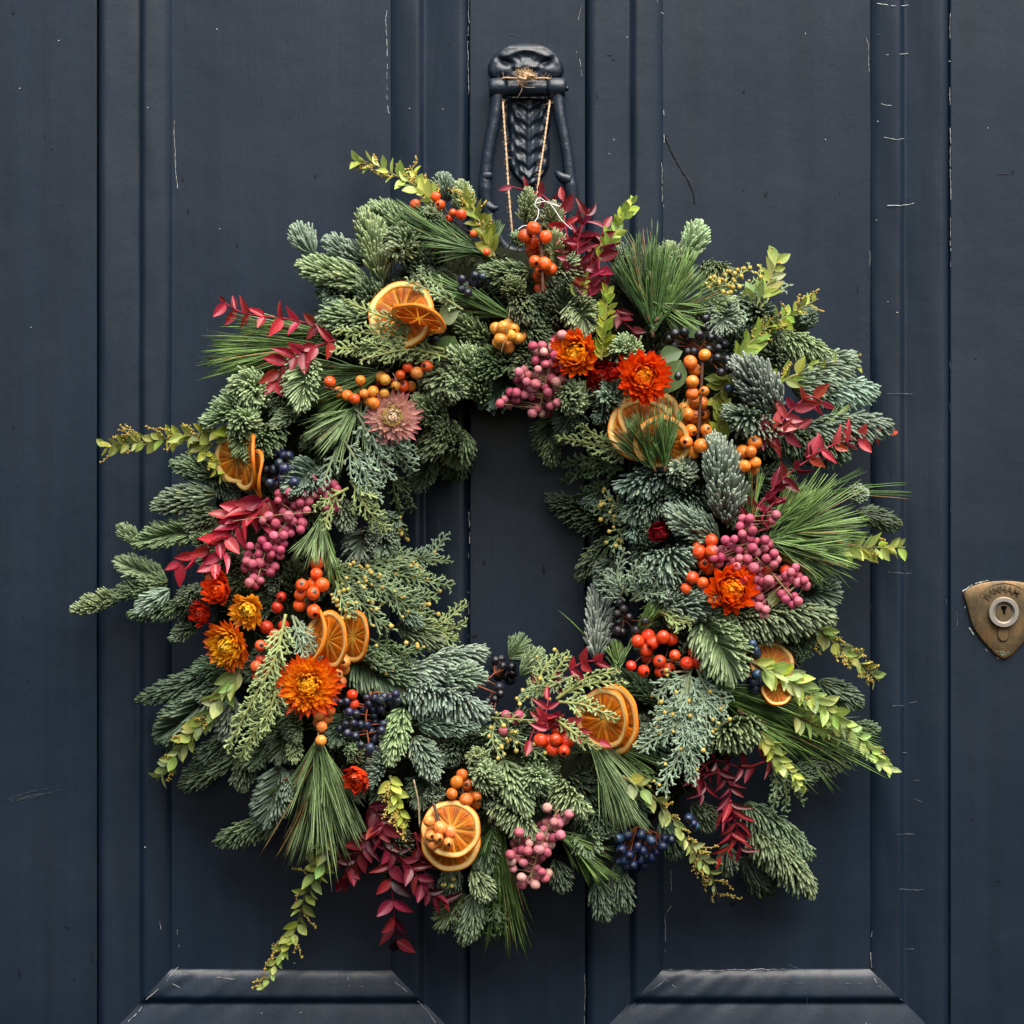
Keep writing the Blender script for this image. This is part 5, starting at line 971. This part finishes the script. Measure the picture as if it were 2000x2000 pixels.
# ---- dried orange slices
def citrus(ctr,R,nrm,lay,label,roll=0.0,curl=.15,th=.06,tone=1.0,seg=10):
    """slice of radius R px whose face points along nrm (x right, y towards the viewer, z up)"""
    h=H(*ctr)+lay; pos=P(*ctr,h); nz=norm(np.array((nrm[0],-nrm[1],nrm[2]),float)); y=norm(np.cross(nz,np.array((math.cos(roll),0.2,math.sin(roll)))))
    M=basis(pos,y,nz,R*U); o=part('orange_slice',None,label); ph=rng.random()*6
    def warp(V):
        V=np.array(V,float); r=np.hypot(V[:,0],V[:,1]); a=np.arctan2(V[:,1],V[:,0])
        V[:,2]+=curl*(V[:,0]**2-.7*V[:,1]**2)+.03*np.sin(3*a+ph)*r**2
        k=1+.025*np.sin(2*a+ph)+.012*np.sin(7*a+ph*2); V[:,0]*=k; V[:,1]*=k; return V
    n=56
    def ring(prof_,cols_,name,mat):
        V=[];C=[]
        for (r,z),cc in zip(prof_,cols_):
            for j in range(n):
                a=2*math.pi*j/n; V.append((r*math.cos(a),r*math.sin(a),z*(1+.10*math.sin(5*a+ph)))); C.append(np.array(cc)*(1+rng.normal()*.06)*tone)
        F=[(i*n+j,i*n+(j+1)%n,(i+1)*n+(j+1)%n,(i+1)*n+j) for i in range(len(prof_)-1) for j in range(n)]
        return link(name,mesh_from(name,warp(V),[np.array(F)],C,mat),o,M)
    OC=(.88,.24,.008);PC=(.96,.62,.17)
    ring([(.93,-th),(.985,-th*.9),(1.0,-th*.4),(1.0,th*.4),(.99,th*.85),(.965,th)],[OC]*6,'rind',M_RIND)
    ring([(.93,-th),(.84,-th*.8),(.80,-th*.45)],[PC]*3,'pith',M_RIND)
    ring([(.965,th),(.945,th*1.05),(.90,th*1.0),(.85,th*.92),(.815,th*.5)],[(.90,.45,.06),PC,(1.0,.74,.30),(.96,.62,.18),(.80,.33,.03)],'pith',M_RIND)
    # thin membrane disc between the segments
    V=[];C=[];F=[];nr=5
    for i in range(nr+1):
        r=.02+.805*i/nr
        for j in range(n): a=2*math.pi*j/n; V.append((r*math.cos(a),r*math.sin(a),th*.02)); C.append(np.array((.90,.42,.035))*tone)
    F=[(i*n+j,i*n+(j+1)%n,(i+1)*n+(j+1)%n,(i+1)*n+j) for i in range(nr) for j in range(n)]
    link('membrane',mesh_from('membrane',warp(V),[np.array(F)],C,M_CITRUS),o,M)
    for s in range(seg):
        a0=2*math.pi*(s+.025)/seg+ph; a1=2*math.pi*(s+.975)/seg+ph; nr,na=10,9; V=[];C=[];br=1+rng.normal()*.12
        st=rng.normal(size=na+1)*.28
        for i in range(nr+1):
            f=i/nr; r=.06+.75*f
            for j in range(na+1):
                g=j/na; pinch=1-.75*(1-f)**3; a=(a0+a1)/2+(a1-a0)*(g-.5)*pinch; edge=min(1,min(g,1-g)*5)*min(1,min(f*4,(1-f)*7))
                rr=r-.05*(abs(g-.5)*2)**3*(f>.75)
                z=th*(.12+.50*math.sqrt(max(edge,0)))+.010*rng.normal()*edge
                V.append((rr*math.cos(a),rr*math.sin(a),z)); C.append(np.clip(np.array((.56,.135,.003))*br*tone*(1+st[j]+rng.normal()*.10)+ (1-edge)*np.array((.06,.08,.02))+(.20*(1-f)**3)*np.array((.5,1.0,.25)),.005,1))
        w=na+1; F=[(i*w+j,i*w+j+1,(i+1)*w+j+1,(i+1)*w+j) for i in range(nr) for j in range(na)]
        link('segment',mesh_from('segment',warp(V),[np.array(F)],C,M_CITRUS),o,M)
    for s in range(6):
        a=2*math.pi*s/6
    return o
citrus((786,613),64,(-.30,1,.22),26,'large dried orange slice at upper left, face on',tone=1.0)
citrus((818,622),52,(-.30,.36,-.88),66,'dried orange slice leaning edge-on over the upper left slice',tone=1.05,curl=.05)
citrus((464,893),52,(-.80,1,.0),-2,'left dried orange slice of the three beside the navy berries',tone=.72)
citrus((481,902),54,(-1.1,.62,.05),14,'middle dried orange slice of the three beside the navy berries',tone=.85)
citrus((502,925),46,(-1.3,.45,-.1),24,'right dried orange slice of the three, seen edge-on',tone=.82)
citrus((642,1249),52,(-.80,1,-.02),40,'dried orange slice turned sideways above the open strawflower',tone=.95)
citrus((690,1242),48,(-.95,1,.1),14,'dried orange slice tucked behind the sideways one',tone=.85)
citrus((622,1244),50,(-1.5,.35,.3),22,'dried orange slice edge left of the sideways slice',tone=.95)
citrus((882,1619),54,(-.12,1,.25),42,'dried orange slice under the light orange berries at the bottom',tone=.95)
citrus((880,1642),56,(.05,1,.10),20,'lowest dried orange slice, behind the berry-topped one',tone=1.0)
citrus((1180,1404),58,(-.75,1,-.05),26,'front dried orange slice of the pair at bottom centre right',tone=1.0)
citrus((1198,1406),64,(-.82,1,-.05),2,'back dried orange slice of the pair at bottom centre right',tone=1.08)
citrus((1254,838),62,(-.12,1,.22),18,'dried orange slice under the upper right strawflower',tone=.92)
citrus((1266,815),62,(.15,1,.45),-6,'dried orange slice behind the upper right slice',tone=.9)
citrus((1292,864),52,(.05,1,-.35),36,'dried orange slice leaning behind the dark pine tuft',tone=.85)
citrus((1506,1296),42,(.12,1,.18),6,'small dried orange slice at the lower right rim',tone=.72)
citrus((1517,1345),32,(.1,1,.5),6,'small bright orange slice under the lime leaf sprig',tone=1.2)

# ---- strawflowers
def petal_me(name,L,W,th0,curlin,ca,cb,nl=7,cup=.35,r0=.10):
    """bract in its own frame: leaves the axis at angle th0 and bends inwards by curlin (radians)"""
    V=[];C=[];F=[]; r=r0;z=0
    for i in range(nl+1):
        t=i/nl; w=W*(math.sin(math.pi*min(.06+t*.94,1)**.9)**.7)*(1 if t<.8 else 1) if t<1 else .004
        th=th0-curlin*t; 
        for s in (-1,-.5,0,.5,1):
            nx,nz=-math.cos(th),math.sin(th)
            e=cup*w*s*s; V.append((r+nx*e,s*w,z+nz*e)); C.append(np.array(ca)+(np.array(cb)-np.array(ca))*t**1.3)
        r+=math.sin(th)*L/nl; z+=math.cos(th)*L/nl
    for i in range(nl):
        for j in range(4): a=i*5+j; F.append((a,a+1,a+6,a+5))
    return np.array(V),np.array(F),np.array(C)
PET=[0]
def strawflower(ctr,R,nrm,lay,label,outer,inner,core,open_=1.0,rows=10,base_r=.12,flat_core=None,spiky=.0,pal=None):
    h=H(*ctr)+lay; pos=P(*ctr,h-R*.35); nz=norm(np.array((nrm[0],-nrm[1],nrm[2]),float)); y=norm(np.cross(nz,np.array((.8,.3,.5))))
    M=basis(pos,y,nz,R*U); o=part('strawflower',None,label); G=Geo()
    # receptacle
    V,F=sphere(14,8); V=V*np.array((.30,.30,.16))+np.array((0,0,.0)); link('flower_base',mesh_from('flower_base',V,F,np.tile(np.array(outer)*.4,(len(V),1)),M_PETAL),o,M)
    for k in range(rows):
        f=k/(rows-1); n=int(32-9*f); L=(1.0-.42*f)*(.93+.10*rng.random()); W=(.090-.022*f)*(1+1.1*(1-open_))*(1.25 if k<3 else .92)
        th0=math.radians((98-78*f)*open_+ (8 if k==0 else 0)); curl=math.radians(52+66*f)*(1.25-.40*open_)+spiky*-.2*(k<2)
        cc=[np.clip(np.array(x)*1.18,0,.96) for x in (outer,inner,core)]
        ctip=cc[0]+(cc[1]-cc[0])*min(1,max(0,f-.06)*4.6) if f<.4 else cc[1]+(cc[2]-cc[1])*min(1,(f-.4)/.3)
        cbas=cc[1]+(cc[2]-cc[1])*f
        if pal: ctip,cbas=pal(f)
        V,F,C=petal_me('petal',L,W,th0,curl,cbas,ctip,r0=.20-.17*f)
        asobj = k<1+(R>46) and PET[0]+n<=298
        me=mesh_from('petal',V,[F],C,M_PETAL) if asobj else None
        for j in range(n):
            a=2*math.pi*(j+.5*(k%2)+rng.normal()*.10)/n; ti=rng.normal()*.09; sc=1+rng.normal()*.06
            Rm=Matrix.Rotation(a,4,'Z')@Matrix.Translation((0,0,.05*f))@Matrix.Rotation(ti,4,'Y')@Matrix.Rotation(rng.normal()*.16,4,'X')@Matrix.Scale(sc,4)
            if asobj: link('petal',me,o,M@Rm); PET[0]+=1
            else:
                A=np.array(M@Rm); G.add(V@A[:3,:3].T+A[:3,3],F,np.clip(C*(1+rng.normal()*.12),.002,1))
    if flat_core is not None:
        A=np.array(M)
        for i in range(150):
            r=.36*math.sqrt((i+.5)/150); a=i*2.39996; q=np.array((r*math.cos(a)*1.1,r*math.sin(a)*1.1,.42+.06*(1-(r/.36)**2)))
            V,F,C=spheres(q[None],np.array([.034]),np.array(flat_core)*(1+rng.normal()*.15),5,4); G.add(V@A[:3,:3].T+A[:3,3],F,C)
    link('inner_petals',G.mesh('inner_petals',M_PETAL),o)['kind']='stuff'
R_=(.72,.024,.010);O_=(.90,.18,.008);Y_=(.95,.52,.025)
strawflower((603,1338),56,(.04,1,.06),46,'open strawflower with red outer and yellow inner petals beside the sideways orange slice',R_,(.84,.30,.010),(.84,.50,.03),open_=.92,rows=12,spiky=.3)
strawflower((1130,692),48,(-.42,1,.05),34,'orange strawflower right of the upper pink peppercorns',(.64,.035,.006),(.84,.30,.012),Y_,open_=.68,rows=10)
strawflower((1165,728),34,(.5,1,-.4),2,'dark red strawflower behind the orange one at the top',(.32,.010,.010),(.45,.02,.012),(.55,.05,.012),open_=.7,rows=6)
strawflower((1256,738),52,(.05,1,.05),44,'flame red strawflower sitting on the upper right orange slice',(.64,.022,.006),(.80,.14,.007),(.86,.42,.02),open_=.74,rows=11,spiky=.2)
strawflower((1201,729),28,(-.3,1,.1),26,'closed dark red strawflower between two flame-coloured ones',(.36,.012,.010),(.50,.025,.012),(.6,.06,.012),open_=.42,rows=6)
strawflower((452,1257),48,(-.55,1,-.28),30,'golden strawflower at the left with a red collar',(.62,.025,.012),(.84,.42,.014),(.86,.54,.04),open_=.82,rows=11,spiky=.2)
strawflower((489,1188),38,(-.35,1,-.30),26,'yellow half-open strawflower left of the red berries',(.82,.26,.02),(.86,.50,.03),(.88,.62,.08),open_=.62,rows=7,spiky=.5)
strawflower((436,1158),40,(-.45,1,.35),30,'upper closed red-orange strawflower at the left rim',(.52,.030,.006),(.66,.075,.006),(.76,.16,.008),open_=.50,rows=7)
strawflower((404,1197),34,(-.8,1,-.05),10,'lower closed dark red strawflower at the left rim',(.42,.016,.008),(.55,.04,.008),(.62,.08,.01),open_=.46,rows=6)
strawflower((708,1514),38,(-.55,1,-.35),22,'closed red-orange strawflower beside the lower pine tuft',(.56,.030,.010),(.70,.09,.012),(.78,.2,.03),open_=.44,rows=7)
strawflower((1427,1153),56,(.02,1,.12),36,'glossy orange strawflower under the right pink peppercorns',(.66,.035,.004),(.82,.22,.005),(.88,.52,.03),open_=.58,rows=11)
strawflower((767,814),48,(.02,1,.05),42,'pale pink strawflower with a greenish yellow eye',(.62,.13,.16),(.74,.42,.33),(.80,.62,.42),open_=.98,rows=7,flat_core=(.60,.50,.13),pal=lambda f:(np.array((.60,.14,.18))+(np.array((.90,.74,.56))-np.array((.60,.14,.18)))*min(1,f*1.25),np.array((.90,.66,.50))))
strawflower((1291,1041),31,(-.25,1,.1),14,'dark crimson strawflower bud on the right inner edge',(.22,.006,.014),(.30,.012,.02),(.42,.06,.06),open_=.40,rows=7)

# ---- white binding thread and stray stalks
G=Geo()
for k,pts,h in [('Z',[(1180,1710),(1060,1670),(980,1625),(940,1690),(975,1740),(960,1820),(900,1880),(830,1890),(780,1925)],40),('Z',[(960,1670),(1060,1665),(1130,1740),(1190,1830),(1290,1925)],46),('Z',[(940,1680),(1050,1660),(1180,1705)],50)]:
    pp=cs(k,pts); V,F=tube(catmull([P(*p,H(*p)+h-20) for p in pp],50),.75*U,6); G.add(V,F)
part('binding_thread',G.mesh('binding_thread',M_THREAD))
G=Geo()
for k,a,b,w,lay in [('G',(1190,280),(1235,640),3.2,30),('D',(1290,1035),(1930,965),1.2,40),('H',(1540,460),(1720,430),4.0,16),('B',(370,1170),(300,1520),1.3,44),('C',(1420,690),(1460,860),1.4,50),('F',(1440,870),(1400,1000),3,20)]:
    a,b=c(k,*a),c(k,*b); V,F=tube(catmull([P(*a,H(*a)+lay),P((a[0]+b[0])/2+3,(a[1]+b[1])/2-3,H(*a)+lay),P(*b,H(*b)+lay)],12),w*.5*U,6); G.add(V,F,(.34,.27,.15))
part('dry_stalks',G.mesh('dry_stalks',M_STEM))['kind']='stuff'

# ================================================================ the twine the wreath hangs from
twine = thing('hanging_twine','brown jute twine looped and knotted over the knocker, holding the wreath','twine',P(1025,152,50))
def rope(pts,r,turns,fuzz,G):
    ax=catmull([P(*p) for p in pts],90); n=len(ax); tan=norm(np.gradient(ax,axis=0)); S=norm(np.cross(tan,np.array((.2,-1,.1)))); N_=np.cross(S,tan)
    for k in range(2):
        a=np.linspace(0,turns*2*np.pi,n)+k*np.pi; q=ax+(S*np.cos(a)[:,None]+N_*np.sin(a)[:,None])*r*.55*U
        V,F=tube(q,r*.62*U,6,.06); G.add(V,F)
    i=rng.integers(0,n,fuzz); d=norm(rng.normal(size=(fuzz,3))+tan[i]*.4)
    V,F,C=needles(ax[i],d,norm(d+rng.normal(size=(fuzz,3))*.5+UP*.2),rng.uniform(4,13,fuzz)*U,.65*U,(0,.5,1),(1,.9,.5),(1,1,1),(1,1,1)); G.add(V,F)
G=Geo(); rope([(1023,154,52),(985,152.5,50),(981,164,18),(982,190,20),(983,215,60),(989,300,80),(994,380,105),(1001,460,128)],2.0,30,190,G)
link('strand',G.mesh('strand',M_TWINE),twine)
G=Geo(); rope([(1025,154,52),(1070,153,50),(1075,164,18),(1074,190,20),(1072,212,60),(1062,285,84),(1053,345,104),(1045,420,128)],2.0,30,190,G)
link('strand',G.mesh('strand',M_TWINE),twine)
G=Geo()
for k in range(9):
    q=[np.array((1026+rng.normal()*7,148+rng.normal()*4,58+rng.normal()*4)) for _ in range(5)]
    V,F=tube(catmull([P(*p) for p in q],20),2.3*U,6,.1); G.add(V,F)
n=420; cpt=np.array([P(1026+rng.normal()*8,148+rng.normal()*5.5,58+rng.normal()*4) for _ in range(n)]); d=norm(rng.normal(size=(n,3))+np.array((0,-.2,0)))
V,F,C=needles(cpt,d,norm(d+rng.normal(size=(n,3))*.7),rng.uniform(5,12,n)*U,.8*U,(0,.4,.8,1),(1,1,.8,.4),(1,1,1),(1,1,1)); G.add(V,F)
n=60; cpt=np.array([P(1016+rng.normal()*2,156,58) for _ in range(n)]); d=norm(np.array((0,-.1,-1))+rng.normal(size=(n,3))*.25)
V,F,C=needles(cpt,d,d,rng.uniform(8,16,n)*U,.8*U,(0,.5,1),(1,1,.5),(1,1,1),(1,1,1)); G.add(V,F)
V,F=tube(catmull([P(1019,158,62),P(1021,166,60),P(1017,180,58),P(1009,193,50)],16),.6*U,4); G.add(V,F)
V,F=tube(catmull([P(1018,166,62),P(1030,171,60),P(1045,170,58)],12),.5*U,4); G.add(V,F)
link('knot',G.mesh('knot',M_TWINE),twine)
